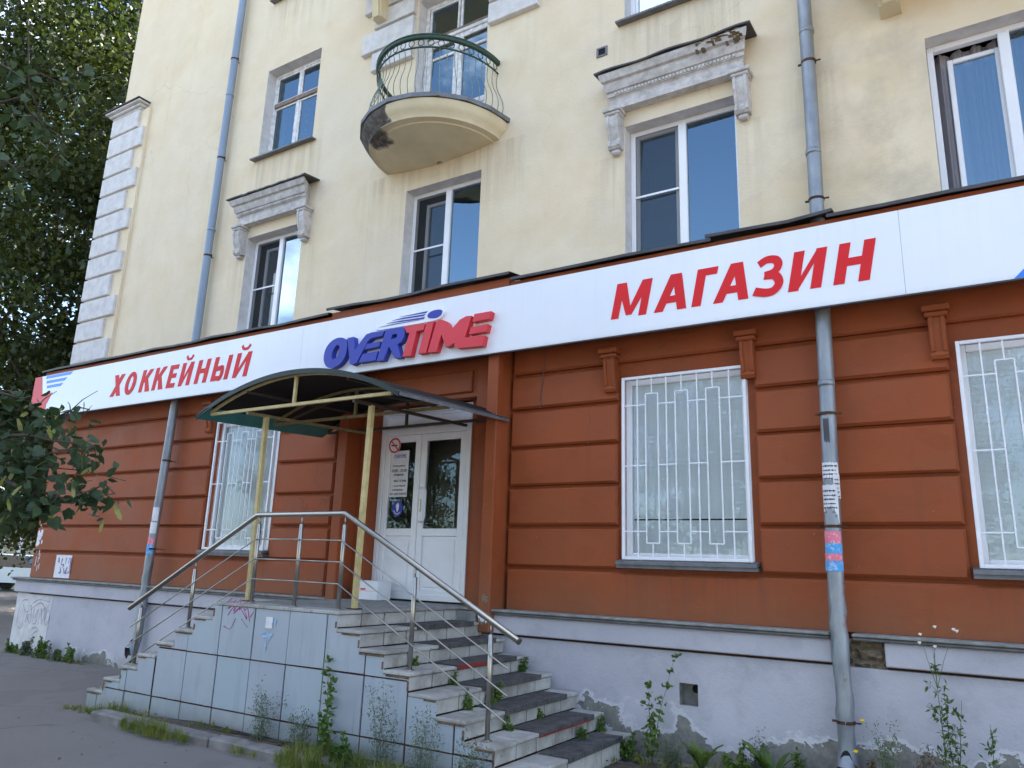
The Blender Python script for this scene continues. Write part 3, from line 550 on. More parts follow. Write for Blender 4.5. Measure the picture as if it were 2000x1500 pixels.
# cornice ledge over the shop front
led = MB(); led.box(CORNER-.16, -7.08, -.24, .12, 4.40, 4.75, .0); led.box(-7.08, -4.32, -.26, .12, 4.40, 4.79); led.box(-4.32, XR, -.24, .12, 4.40, 4.74); ledge = led.build('shop_ledge', 'brown', bld)
def flash(x0, x1, z, yf, seed):
    r_ = random.Random(seed); m = max(3, int((x1-x0)/.45)); mb = MB(); zs = [z+r_.uniform(-.012, .014) for _ in range(m+1)]; ys = [yf+r_.uniform(-.012, .012) for _ in range(m+1)]
    for i in range(m):
        xa, xb = x0+(x1-x0)*i/m, x0+(x1-x0)*(i+1)/m
        mb.add([(xa, ys[i], zs[i]-.03), (xb, ys[i+1], zs[i+1]-.03), (xa, ys[i], zs[i]), (xb, ys[i+1], zs[i+1]), (xa, YU-.002, z+.075), (xb, YU-.002, z+.075), (xa, ys[i]+.02, zs[i]-.03), (xb, ys[i+1]+.02, zs[i+1]-.03)], [(0, 1, 3, 2), (2, 3, 5, 4), (0, 6, 7, 1)])
    mb.build('flashing', 'flashing', ledge)
flash(CORNER-.20, -7.10, 4.785, -.30, 1); flash(-7.12, -4.28, 4.83, -.33, 2); flash(-4.28, -2.0, 4.775, -.30, 3); flash(-2.05, -.9, 4.80, -.31, 9); flash(-.95, XR, 4.775, -.30, 4)

# ground floor: base wall, rusticated courses, piers, niche
GW = [(-9.48, -8.22, 1.72, 3.54), (-3.05, -1.80, 1.72, 3.53), (-.07, 1.20, 1.72, 3.53), (3.15, 4.40, 1.72, 3.53)]
NX0, NX1 = -6.63, -4.57
YB = 0.07
mb = MB(); grid_wall(mb, CORNER+.03, XR, 0.0, 4.6, YB, GW+[(NX0, NX1, 1.1, 4.0)]); shop = mb.build('shop_wall', 'brown', bld)
Zc = [1.19, 1.605, 2.03, 2.45, 2.875, 3.30, 3.70, 4.38]
def course(x0, x1, i, g0=.018, z0=None, z1=None):
    mb = MB(); mb.block(x0+random.uniform(-.006, .006), x1+random.uniform(-.006, .006), random.uniform(-.003, .003), YB, (z0 or Zc[i]+g0), (z1 or Zc[i+1]-g0), .022)
    mb.v = [(x, y, z+random.uniform(-.0035, .0035)) for x, y, z in mb.v]; mb.build('rustication_block', 'brown', shop)
BAYS = [(CORNER, -9.58), (-8.13, -7.06), (-4.40, -3.11), (-1.73, -.14), (1.28, 3.07), (4.48, XR)]
for i in range(1, 6):
    for a, b in BAYS: course(a, b, i)
for i in (0, 6):
    for a, b in ((CORNER, -7.06), (-4.40, XR)): course(a, b, i, z0=1.16 if i == 0 else None)
for a, b, c, d in GW: course(a-.09, b+.09, 1, z1=c-.05, z0=Zc[1]+.014) if False else None
for i in range(6):
    mb = MB(); mb.add([(CORNER-.002, .02, Zc[i]+.016), (CORNER-.002, 3, Zc[i]+.016), (CORNER-.002, 3, Zc[i+1]-.016), (CORNER-.002, .02, Zc[i+1]-.016)], [(0, 1, 2, 3)]); mb.build('gable_block', 'brown', shop)
# piers beside the doorway
for a, b in ((-6.78, -6.63), (-4.57, -4.43)):
    mb = MB(); mb.box(a, b, -.25, .10, 1.05 if a < -5 else .95, 4.05, .008); mb.build('pier', 'brown', shop)
# doorway lining
mb = MB()
mb.box(-6.629, -6.425, 0.0, .30, 1.10, 4.05, .006); mb.box(-4.88, -4.571, 0.0, .30, 1.10, 4.05, .006)
mb.box(-6.424, -4.881, 0.02, .30, 3.52, 4.05, .006)
mb.box(-5.03, -4.881, .16, .30, 1.10, 3.52); mb.build('doorway_lining', 'brown', shop)
mb = MB(); mb.block(-6.35, -4.95, -.012, .02, 3.58, 3.84, .012); mb.build('lintel_panel', 'brown', shop)
mb = MB(); mb.tube([(-3.98, -.02, 4.2), (-3.97, -.012, 3.95), (-3.99, -.008, 3.7), (-4.02, -.006, 3.45), (-4.02, -.012, 3.30)], .004, 5); mb.build('loose_cable', 'ink', shop)
for i in range(14):
    cx, cz = random.uniform(-4.55, -4.45), 1.02+abs(random.gauss(0, .12)); q = random.uniform(.012, .035); mb = MB(); mb.v = [(cx+q*math.cos(k_*.9)*random.uniform(.5, 1.1), -.2515-i*.0001, cz+q*1.5*math.sin(k_*.9)*random.uniform(.6, 1.2)) for k_ in range(7)]; mb.f = [tuple(range(7))]; mb.mi = [0]; mb.build('paint_flake', ('paper', 'brick', 'brick')[i % 3], shop)
# brown consoles at the shop window heads
for cx in (-9.66, -8.04, -3.175, -1.765, -.19, 1.32, 3.03, 4.52):
    mb = MB(); mb.box(cx-.105, cx+.105, -.13, .02, 3.80, 3.855, .008); mb.box(cx-.09, cx+.09, -.11, .02, 3.755, 3.799, .012)
    side = [(.02, 3.755), (-.075, 3.755), (-.07, 3.66), (-.05, 3.55), (-.03, 3.47), (-.055, 3.46), (-.06, 3.43), (-.04, 3.40), (.02, 3.40)]
    mb.prism(side, lambda y, z: (cx-.065, y, z), lambda y, z: (cx+.065, y, z))
    for q_ in (-.045, .045): mb.prism([(y-.012 if y < 0 else y, z) for y, z in side[:6]]+[(.02, 3.46)], lambda y, z: (cx+q_-.013, y, z), lambda y, z: (cx+q_+.013, y, z))
    mb.build('console', 'brown', shop)
# plinth
mb = MB(); VX0, VX1, VZ0, VZ1 = -2.47, -2.30, .47, .655
grid_wall(mb, CORNER-.06, XR, -.02, .918, -.10, [(VX0, VX1, VZ0, VZ1)]); mb.add([(CORNER-.06, -.10, -.02), (CORNER-.06, 3, -.02), (CORNER-.06, 3, .918), (CORNER-.06, -.10, .918)], [(0, 1, 2, 3)])
mb.face([(CORNER-.06, -.10, .918), (XR, -.10, .918), (XR, -.03, .918), (CORNER-.06, -.03, .918)]); pl = mb.build('plinth', 'plinth', bld)
mb = MB(); mb.box(CORNER-.11, -1.165, -.15, .0, .942, 1.125, .008); mb.box(-.775, XR, -.15, .0, .942, 1.125, .008); mb.build('plinth_band', 'plinth', pl)
mb = MB(); r_ = random.Random(4); gx, gz_ = 13, 7
mb.v = [(-1.165+.39*i/gx+r_.uniform(-.008, .008), -.055-r_.uniform(0, .055)*(0.4 if i in (0, gx) else 1)-.02*math.sin(j*2.1+i*.7), .92+.21*j/gz_+r_.uniform(-.006, .006)) for j in range(gz_+1) for i in range(gx+1)]
for j in range(gz_):
    for i in range(gx): mb.f.append((j*(gx+1)+i, j*(gx+1)+i+1, (j+1)*(gx+1)+i+1, (j+1)*(gx+1)+i)); mb.mi.append(0)
mb.build('exposed_brick', 'brick', pl)
mb = MB(); mb.box(CORNER-.17, -1.165, -.21, .0, 1.155, 1.178, .006); mb.box(-1.0, XR, -.21, .0, 1.155, 1.178, .006); mb.build('plinth_ledge', 'concrete', pl)
mb = MB(); mb.box(CORNER-.15, -1.165, -.188, .0, 1.126, 1.154, .008); mb.box(-1.0, XR, -.188, .0, 1.126, 1.154, .008); mb.build('plinth_moulding', 'sill_metal', pl)
mb = MB(); d = .12
mb.face([(VX0, -.10+d, VZ0), (VX1, -.10+d, VZ0), (VX1, -.10+d, VZ1), (VX0, -.10+d, VZ1)])
for a, b in (((VX0, VZ0), (VX1, VZ0)), ((VX1, VZ0), (VX1, VZ1)), ((VX1, VZ1), (VX0, VZ1)), ((VX0, VZ1), (VX0, VZ0))): mb.face([(a[0], -.10, a[1]), (b[0], -.10, b[1]), (b[0], -.10+d, b[1]), (a[0], -.10+d, a[1])])
pv = mb.build('vent_recess', 'concrete', pl); mb = MB(); mb.v = [(-2.355+.036*math.cos(q*.3927), .0185, .60+.036*math.sin(q*.3927)) for q in range(16)]; mb.f = [tuple(range(16))]; mb.mi = [0]; mb.build('vent_hole', 'black_hole', pv)
# patch paint, graffiti and scraps on the wall
mb = MB(); mb.face([(-14.09, -.1035, .05), (-13.02, -.1035, .02), (-12.98, -.1035, .90), (-14.09, -.1035, .93)]); mb.build('whitewash_patch', 'quoin', pl)
def scrib(x0, z0, s, strokes, y, wd, name, mat, parent):
    for k_, st in enumerate(strokes):
        P = [Vector(p) for p in st]; o = []; mb = MB()
        for i in range(len(P)-1):
            a, b, c, d = P[max(i-1, 0)], P[i], P[i+1], P[min(i+2, len(P)-1)]
            for q in range(5):
                t = q/5; o.append(.5*((2*b)+(c-a)*t+(2*a-5*b+4*c-d)*t*t+(3*b-a-3*c+d)*t**3))
        o.append(P[-1]); base = len(mb.v); pts = [(x0+p.x*s, z0+p.y*s) for p in o]
        for i, (px_i, pz_i) in enumerate(pts):
            d = Vector((pts[min(i+1, len(pts)-1)][0]-pts[max(i-1, 0)][0], pts[min(i+1, len(pts)-1)][1]-pts[max(i-1, 0)][1])); d = d.normalized() if d.length > 1e-6 else Vector((1, 0))
            ww = wd*(.75+.35*math.sin(i*.7+k_)); yy = y-.0003*k_-.00002*i; mb.v += [(px_i-d.y*ww/2, yy, pz_i+d.x*ww/2), (px_i+d.y*ww/2, yy, pz_i-d.x*ww/2)]
        for i in range(len(pts)-1): mb.f.append((2*i, 2*i+1, 2*i+3, 2*i+2)); mb.mi.append(0)
        mb.build(name, mat, parent)
scrib(-14.0, .36, .48, [[(.55, .95), (.2, .9), (.05, .5), (.1, .1), (.35, .0), (.5, .2)], [(.6, .2), (.7, .7), (.85, .75), (.95, .2), (.66, .45), (.95, .47)], [(1.05, .7), (1.1, .25), (1.3, .25), (1.35, .7), (1.2, .4)], [(1.45, .2), (1.5, .75), (1.68, .2), (1.75, .75), (1.5, .5)], [(1.95, .9), (1.8, .5), (1.95, .2), (2.1, .45), (1.95, .7), (1.85, .35)], [(1.05, -.02), (1.3, .1), (1.5, .02), (1.25, -.12), (1.05, -.3)], [(.9, .85), (1.3, 1.0), (2.0, .95)], [(.3, .8), (.6, .55), (1.4, .9), (1.9, .6)]], -.1045, .012, 'graffiti_stroke', 'purple_ink', pl)
r_ = random.Random(8)
for i in range(16):
    cx, cz = -13.98+abs(r_.gauss(0, .08)), 1.82+r_.gauss(0, .09); q = r_.uniform(.012, .05); mb = MB()
    mb.v = [(cx+q*math.cos(k_*.9)*r_.uniform(.6, 1.2), -.0012-i*.0001, cz+q*1.3*math.sin(k_*.9)*r_.uniform(.6, 1.2)) for k_ in range(7)]; mb.f = [tuple(range(7))]; mb.mi = [0]; mb.build('paint_flake', 'paper', shop)
for i in range(7):
    cx, cz = -13.95+r_.uniform(0, .16), 1.48+r_.gauss(0, .05); mb = MB(); mb.face([(cx, -.0012-i*.0001, cz), (cx+.02, -.0012-i*.0001, cz), (cx+.018, -.0012-i*.0001, cz-.09), (cx+.004, -.0012-i*.0001, cz-.1)]); mb.build('paint_flake', 'paper', shop)
mb = MB(); mb.box(-13.27, -12.80, -.007, -.001, 1.20, 1.565); pst = mb.build('pasted_sheet', 'paper', shop)
scrib(-13.22, 1.24, .3, [[(.1, .95), (.2, .7), (.05, .75)], [(.5, .9), (.45, .6), (.7, .55), (.6, .4)], [(.9, .95), (.85, .6)], [(1.2, .95), (1.15, .65)], [(.35, .45), (.5, .2), (.3, .1)], [(.75, .4), (.9, .1)], [(1.1, .45), (1.0, .1), (1.3, .2)], [(1.35, .95), (1.4, .1)]], -.0085, .034, 'scrawl', 'purple_ink', pst)

# shop windows: frame, pane, blind, grille
def shop_window(x0, x1, z0, z1, style):
    ya = .078; mb = MB(); t = .06
    frame_ring(mb, x0+.002, x1-.002, z0+.002, z1-.002, ya, ya+.07, t); win = mb.build('window', 'white_pvc', bld)
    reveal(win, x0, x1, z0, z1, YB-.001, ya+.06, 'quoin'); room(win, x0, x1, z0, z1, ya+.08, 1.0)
    pane(win, x0+t, x1-t, z0+t, z1-t, ya+.03, 'shop_glass', tilt=.003 if style == 0 else -.0015)
    mb = MB()
    if style == 2:
        n = 24
        for i in range(n):
            xa = x0+.03+(x1-x0-.06)*i/n; wv = (x1-x0-.06)/n*1.05; ag = .35
            mb.face([(xa, ya+.06, z0+.03), (xa+wv*math.cos(ag), ya+.06+wv*math.sin(ag), z0+.03), (xa+wv*math.cos(ag), ya+.06+wv*math.sin(ag), z1-.03), (xa, ya+.06, z1-.03)])
    else:
        n = 36; gap = z0+.36 if style == 1 else 1e9
        for i in range(n):
            za = z0+.04+(z1-z0-.08)*i/n
            gz = .017 if abs(za-gap) < .025 else 0
            mb.face([(x0+.05, ya+.050, za+gz), (x1-.05, ya+.050, za+gz), (x1-.05, ya+.056, za+.051), (x0+.05, ya+.056, za+.051)])
    mb.build('blind', 'blind', win)
    mb = MB(); mb.prism([(-.075, z0-.052), (-.075, z0-.022), (.06, z0+.004), (.06, z0-.03)], lambda a, b: (x0-.05, a, b), lambda a, b: (x1+.05, a, b)); mb.box(x0-.05, x1+.05, -.055, YB-.003, z0-.085, z0-.053); mb.build('sill', 'sill_metal', win)
    mb = MB(); a, b, c, d = x0-.005, x1+.005, z0-.005, z1+.01; yg = -.012; frame_ring(mb, a, b, c, d, yg-.015, yg+.015, .03, .004)
    W = b-a; H = d-c; u = W/16.5
    for q in (2.2, 6.2, 10.3, 14.4): mb.box(a+q*u-.006, a+q*u+.006, yg-.006, yg+.006, c+.03, d-.03)
    for q in (4.2, 8.25, 12.3):
        l, r, bt, tp = a+(q-.85)*u, a+(q+.85)*u, c+.16, d-.19
        mb.box(l-.006, l+.006, yg-.006, yg+.006, bt, tp); mb.box(r-.006, r+.006, yg-.006, yg+.006, bt, tp); mb.box(l, r, yg-.005, yg+.005, bt-.006, bt+.006); mb.box(l, r, yg-.005, yg+.005, tp-.006, tp+.006)
        mb.box(a+q*u-.006, a+q*u+.006, yg-.0055, yg+.0055, c+.03, bt); mb.box(a+q*u-.006, a+q*u+.006, yg-.0055, yg+.0055, tp, d-.03)
    for zz in (c+.27, c+H*.5, d-.30):
        for l, r in ((a+.03, a+3.35*u), (a+5.05*u, a+7.4*u), (a+9.1*u, a+11.45*u), (a+13.15*u, b-.03)): mb.box(l, r, yg-.0045, yg+.0045, zz-.006, zz+.006)
    mb.build('window_grille', 'white_metal', bld)
for i, h in enumerate(GW): shop_window(*h, (2, 1, 0, 1)[i])

# entrance door
DX0, DX1, DZ0, DZ1, DY = -6.423, -5.032, 1.20, 3.50, .15
mb = MB(); t = .07; frame_ring(mb, DX0, DX1, DZ0, DZ1, DY, DY+.08, t); mb.box(DX0+t, DX1-t, DY-.003, DY+.08, 3.16, 3.24, .006); mb.box(DX0+t, DX1-t, DY+.02, DY+.06, 3.24, DZ1-t, .002); door = mb.build('entrance_door', 'white_pvc', bld)
mb = MB(); frame_ring(mb, DX0+t+.03, DX1-t-.03, 3.27, DZ1-t-.02, DY+.012, DY+.03, .025); mb.build('transom_panel', 'white_pvc', door)
xm = -5.78
for s_, (a, b) in enumerate(((DX0+t+.003, xm-.003), (xm+.003, DX1-t-.003))):
    mb = MB(); ft = .085; frame_ring(mb, a, b, DZ0+.03, 3.157, DY+.01, DY+.07, ft); mb.box(a+ft, b-ft, DY+.012, DY+.065, 1.93, 2.02, .005); mb.box(a+ft, b-ft, DY+.03, DY+.055, DZ0+.11, 1.93, .003); mb.box(a+ft+.03, b-ft-.03, DY+.022, DY+.031, DZ0+.15, 1.89, .004)
    lf = mb.build('door_leaf', 'white_pvc', door); pane(door, a+ft, b-ft, 2.02, 3.075, DY+.035, 'shop_glass', tilt=.002*(1-2*s_))
mb = MB(); mb.tube([(xm+.06, DY+.008, 2.50), (xm+.06, DY-.05, 2.50), (xm+.15, DY-.055, 2.485), (xm+.16, DY-.055, 2.45), (xm+.16, DY-.055, 2.15), (xm+.15, DY-.055, 2.115), (xm+.06, DY-.05, 2.10), (xm+.06, DY+.008, 2.10)], .013, 8); mb.build('pull_handle', 'white_metal', door, True)
mb = MB(); mb.box(xm+.018, xm+.045, DY-.005, DY+.008, 2.22, 2.36, .003); mb.build('lock_plate', 'stainless', door)
room(door, DX0, DX1, DZ0, DZ1, DY+.10, 1.2, 'lobby')

# ------------------------------------------------------------------ signboard
SY = -.32
sign = thing('shop_signboard', (-4.0, SY, 3.9), 'long white shop signboard with red lettering and a raised logo above the ground floor', 'signboard')
for a, b in ((-14.40, -7.53), (-7.53, -.38), (-.38, XR)):
    mb = MB(); mb.box(a+.001, b-.001, SY, SY+.03, 3.905, 4.665, .002); mb.build('sign_panel', 'sign_white', sign)
mb = MB(); mb.box(-14.40, XR, SY+.031, -.262, 3.915, 4.655); mb.box(-14.41, XR, SY-.003, SY+.034, 3.892, 3.904); mb.build('sign_frame', 'flashing', sign)
def letter(ch, x0, x1, z0, z1, mat, y0, y1, shear, offs=.028, zflat=None):
    cu = bpy.data.curves.new('t', 'FONT'); cu.body = ch; cu.offset = offs; cu.extrude = .5; cu.resolution_u = 6
    o = bpy.data.objects.new('t', cu); C.objects.link(o); return (o, ch, x0, x1, z0, z1, mat, y0, y1, shear)
def make_letters(items, parent, name='letter'):
    bpy.context.view_layer.update(); dg = bpy.context.evaluated_depsgraph_get(); off = world_of(parent)
    for (o, ch, x0, x1, z0, z1, mat, y0, y1, shear) in items:
        me = bpy.data.meshes.new_from_object(o.evaluated_get(dg)); co = np.empty(len(me.vertices)*3, dtype=np.float32); me.vertices.foreach_get('co', co); co = co.reshape(-1, 3)
        mnx, mxx = co[:, 0].min(), co[:, 0].max(); mny, mxy = co[:, 1].min(), co[:, 1].max()
        nx = x0+(co[:, 0]-mnx)/(mxx-mnx)*(x1-x0); nzv = z0+(co[:, 1]-mny)/(mxy-mny)*(z1-z0); ny = y0+(.5-co[:, 2])*(y1-y0)
        res = np.stack([nx+shear*(nzv-z0)-off.x, ny-off.y, nzv-off.z], 1); me.vertices.foreach_set('co', res.astype(np.float32).ravel()); me.name = name
        me.materials.clear(); bpy.data.objects.remove(o); lo = link_mesh(name, me, mat, parent)
        bm = bmesh.new(); bm.from_mesh(me); bmesh.ops.recalc_face_normals(bm, faces=bm.faces); bm.to_mesh(me); bm.free()
def strip(pts, t, n=5):
    P = [Vector(p) for p in pts]; o = []
    for i in range(len(P)-1):
        a, b, c, d = P[max(i-1, 0)], P[i], P[i+1], P[min(i+2, len(P)-1)]
        for q in range(n): u = q/n; o.append(.5*((2*b)+(c-a)*u+(2*a-5*b+4*c-d)*u*u+(3*b-a-3*c+d)*u**3))
    o.append(P[-1]); L, Rr = [], []
    for i in range(len(o)):
        d = (o[min(i+1, len(o)-1)]-o[max(i-1, 0)]).normalized(); nn = Vector((-d.y, d.x))*t/2; L.append(o[i]+nn); Rr.append(o[i]-nn)
    return [[tuple(L[i]), tuple(L[i+1]), tuple(Rr[i+1]), tuple(Rr[i])] for i in range(len(o)-1)]
def rc(a, b, c, d): return [(a, c), (b, c), (b, d), (a, d)]
def glyph(ch, w, t):
    b = t*.80
    if ch == 'Н': return [rc(0, t, 0, 1), rc(w-t, w, 0, 1), rc(t*.9, w-t*.9, .5-b/2+.02, .5+b/2+.02)]
    if ch == 'Г': return [rc(0, t, 0, 1), rc(t*.9, w, 1-b, 1)]
    if ch == 'М': return [rc(0, t*.92, 0, 1), rc(w-t*.92, w, 0, 1), [(0.01, 1), (t*1.15, 1), (w/2+t*.34, .06), (w/2-t*.34, .06)], [(w-.01, 1), (w-t*1.15, 1), (w/2-t*.33, .061), (w/2+t*.33, .061)]]
    if ch == 'А': return [[(0, 0), (t*1.02, 0), (w/2+t*.42, 1), (w/2-t*.62, 1)], [(w, 0), (w-t*1.02, 0), (w/2-t*.42, 1), (w/2+t*.62, 1)], rc(w*.26, w*.74, .21, .21+b)]
    if ch == 'З': return strip([(.03*w, .83), (.28*w, .93), (.60*w, .90), (.74*w, .75), (.62*w, .58), (.30*w, .525)], b)+strip([(.30*w, .525), (.68*w, .49), (.87*w, .29), (.74*w, .11), (.45*w, .075), (.02*w, .15)], b*1.04)
    if ch in 'ИЙ':
        P = [rc(0, t, 0, 1), rc(w-t, w, 0, 1), [(t*.9, .0), (t*.9, .30), (w-t*.9, 1), (w-t*.9, .70)]]
        return P+(strip([(w*.20, 1.30), (w*.34, 1.16), (w*.62, 1.16), (w*.76, 1.30)], .11) if ch == 'Й' else [])
    if ch == 'К': return [rc(0, t, 0, 1), [(t*.9, .40), (t*.9, .60), (w-t*1.2, 1), (w-.01, 1), (t*1.75, .50)], [(t*1.25, .52), (t*2.0, .60), (w+.02, 0), (w-t*1.25, 0)]]
    if ch == 'Е': return [rc(0, t, 0, 1), rc(t*.9, w, 1-b, 1), rc(t*.9, w*.93, .5-b/2+.02, .5+b/2+.02), rc(t*.9, w, 0, b)]
    if ch == 'Х': return [[(0, 0), (t*1.2, 0), (w, 1), (w-t*1.2, 1)], [(w, 0), (w-t*1.2, 0), (0, 1), (t*1.2, 1)]]
    if ch == 'О': return [[(w/2+math.cos(q)*(w/2), .5+math.sin(q)*.52), (w/2+math.cos(q+.1571)*(w/2), .5+math.sin(q+.1571)*.52), (w/2+math.cos(q+.1571)*(w/2-t), .5+math.sin(q+.1571)*(.52-b)), (w/2+math.cos(q)*(w/2-t), .5+math.sin(q)*(.52-b))] for q in [i*.15708 for i in range(40)]]
    if ch == 'Ы':
        bw = w*.66; return [rc(0, t, 0, 1), rc(w-t, w, 0, 1), rc(t*.9, bw*.60, 0, b), rc(t*.9, bw*.60, .60-b, .60)]+strip([(bw*.58, .60-b/2), (bw*.80, .52), (bw*.88, .30), (bw*.80, .08+.01), (bw*.58, b/2)], b, 6)
for word in ((('М', -3.04, -2.66), ('А', -2.58, -2.25), ('Г', -2.20, -2.00), ('А', -1.99, -1.66), ('З', -1.62, -1.37), ('И', -1.31, -1.03), ('Н', -.93, -.64)), (('Х', -11.91, -11.62), ('О', -11.54, -11.26), ('К', -11.13, -10.85), ('К', -10.79, -10.51), ('Е', -10.43, -10.22), ('Й', -10.13, -9.86), ('Н', -9.75, -9.47), ('Ы', -9.37, -8.99), ('Й', -8.89, -8.58))):
    for ch, a, b in word:
        hh = .37 if a > -5 else .355; mb = MB()
        for i, poly in enumerate(glyph(ch, (b-a)/hh, .245)): mb.prism(poly, lambda x, z: (a+(x+z*.20)*hh, SY-.0045-.00012*i, 4.08+z*hh), lambda x, z: (a+(x+z*.20)*hh, SY-.0005, 4.08+z*hh))
        mb.build('letter', 'sign_red', sign)
def flat(poly, mat, name, y0=SY-.0035, y1=SY-.0005): mb = MB(); mb.prism(poly, lambda x, z: (x, y0, z), lambda x, z: (x, y1, z)); mb.build(name, mat, sign)
flat([(-14.397, 4.663), (-14.17, 4.663), (-14.06, 4.33), (-13.72, 4.33), (-13.86, 4.13), (-13.86, 3.908), (-14.397, 3.908)], 'logo_red', 'red_corner_mark')
for a, b, c in ((-14.02, -13.16, 4.63), (-13.98, -13.32, 4.54), (-13.94, -13.42, 4.45)): flat([(a, c-.025), (b-.07, c-.025), (b, c+.025), (a, c+.025)], 'stripe_blue', 'blue_stripe')
flat([(.37, 3.908), (.95, 3.908), (1.25, 4.30), (.78, 4.30)], 'stripe_blue', 'blue_stripe'); flat([(1.25, 3.908), (1.75, 3.908), (1.45, 4.66), (1.1, 4.66)], 'logo_red', 'red_corner_mark')
# raised logo, traced on the sign plane
LY0, LY1 = -.40, SY-.0005
def lp(pts): return [(q.x, q.z) for q in (at_y(620+x*.18, 590+y*.18, LY0) for x, y in pts)]
def logo(pts, mat, hole=None, y0=LY0, y1=LY1, name='logo_letter'):
    P = lp(pts); bm = bmesh.new(); off = world_of(sign)
    def loop(Q): vs = [bm.verts.new((x-off.x, y0-off.y, z-off.z)) for x, z in Q]; return vs, [bm.edges.new((vs[i], vs[(i+1) % len(vs)])) for i in range(len(vs))]
    vs, es = loop(P)
    if hole: es += loop(lp(hole))[1]
    res = bmesh.ops.triangle_fill(bm, use_beauty=True, use_dissolve=False, edges=es)
    ext = bmesh.ops.extrude_face_region(bm, geom=bm.faces[:])
    for g_ in ext['geom']:
        if isinstance(g_, bmesh.types.BMVert): g_.co.y += (y1-y0)
    bmesh.ops.recalc_face_normals(bm, faces=bm.faces); me = bpy.data.meshes.new(name); bm.to_mesh(me); bm.free(); link_mesh(name, me, mat, sign)
def smooth(pts, it=2):
    for _ in range(it): pts = [q for i in range(len(pts)) for q in ((pts[i][0]*.75+pts[(i+1) % len(pts)][0]*.25, pts[i][1]*.75+pts[(i+1) % len(pts)][1]*.25), (pts[i][0]*.25+pts[(i+1) % len(pts)][0]*.75, pts[i][1]*.25+pts[(i+1) % len(pts)][1]*.75))]
    return pts
logo(smooth([(62, 620), (80, 520), (125, 445), (195, 392), (270, 380), (315, 412), (325, 480), (307, 575), (262, 655), (200, 705), (138, 722), (85, 695)]), 'sign_blue', smooth([(150, 590), (165, 520), (200, 470), (232, 462), (240, 500), (228, 560), (195, 615), (162, 622)]))
logo([(325, 390), (392, 376), (405, 520), (490, 400), (530, 350), (590, 328), (725, 310), (705, 362), (585, 392), (545, 425), (425, 655), (380, 682), (350, 675)], 'sign_blue')
logo([(535, 455), (685, 425), (670, 480), (510, 515)], 'sign_blue'); logo([(488, 565), (655, 530), (630, 630), (445, 656)], 'sign_blue')
logo([(742, 300), (925, 270), (950, 305), (940, 375), (910, 430), (868, 457), (905, 600), (835, 607), (775, 480), (715, 630), (640, 640)], 'sign_blue', [(812, 352), (865, 345), (860, 385), (795, 403)])
logo([(940, 265), (1168, 235), (1150, 300), (1075, 315), (1010, 582), (920, 590), (1000, 330), (968, 335)], 'logo_red')
logo([(1182, 230), (1265, 205), (1178, 548), (1090, 560)], 'logo_red')
logo([(1196, 545), (1290, 215), (1335, 185), (1398, 208), (1452, 300), (1545, 190), (1615, 152), (1672, 148), (1598, 385), (1812, 360), (1790, 472), (1520, 500), (1480, 482), (1490, 440), (1420, 480), (1388, 486), (1345, 350), (1288, 538)], 'logo_red')
logo([(1702, 130), (1885, 97), (1866, 180), (1680, 215)], 'logo_red'); logo([(1665, 272), (1850, 237), (1830, 320), (1640, 350)], 'logo_red')
logo(smooth([(1150, 130), (1180, 88), (1240, 60), (1320, 50), (1350, 80), (1335, 130), (1285, 175), (1150, 205), (900, 250), (560, 305), (700, 225), (860, 150), (1000, 110)], 1), 'sign_white', None, SY-.03, SY-.0005, 'logo_backing')
YP = SY-.036
logo(smooth([(1165, 135), (1190, 97), (1245, 73), (1312, 66), (1332, 84), (1318, 125), (1275, 157), (1210, 166), (1172, 157)]), 'sign_blue', None, YP, SY-.0305, 'puck_mark')
for st_ in ([(1170, 84), (1152, 106), (860, 150)], [(1145, 118), (1125, 138), (780, 190), (900, 158)], [(1140, 150), (1120, 172), (720, 222), (880, 188)], [(1080, 182), (900, 215), (640, 262), (800, 225)]): logo(st_, 'sign_blue', None, YP, SY-.0305, 'speed_line')

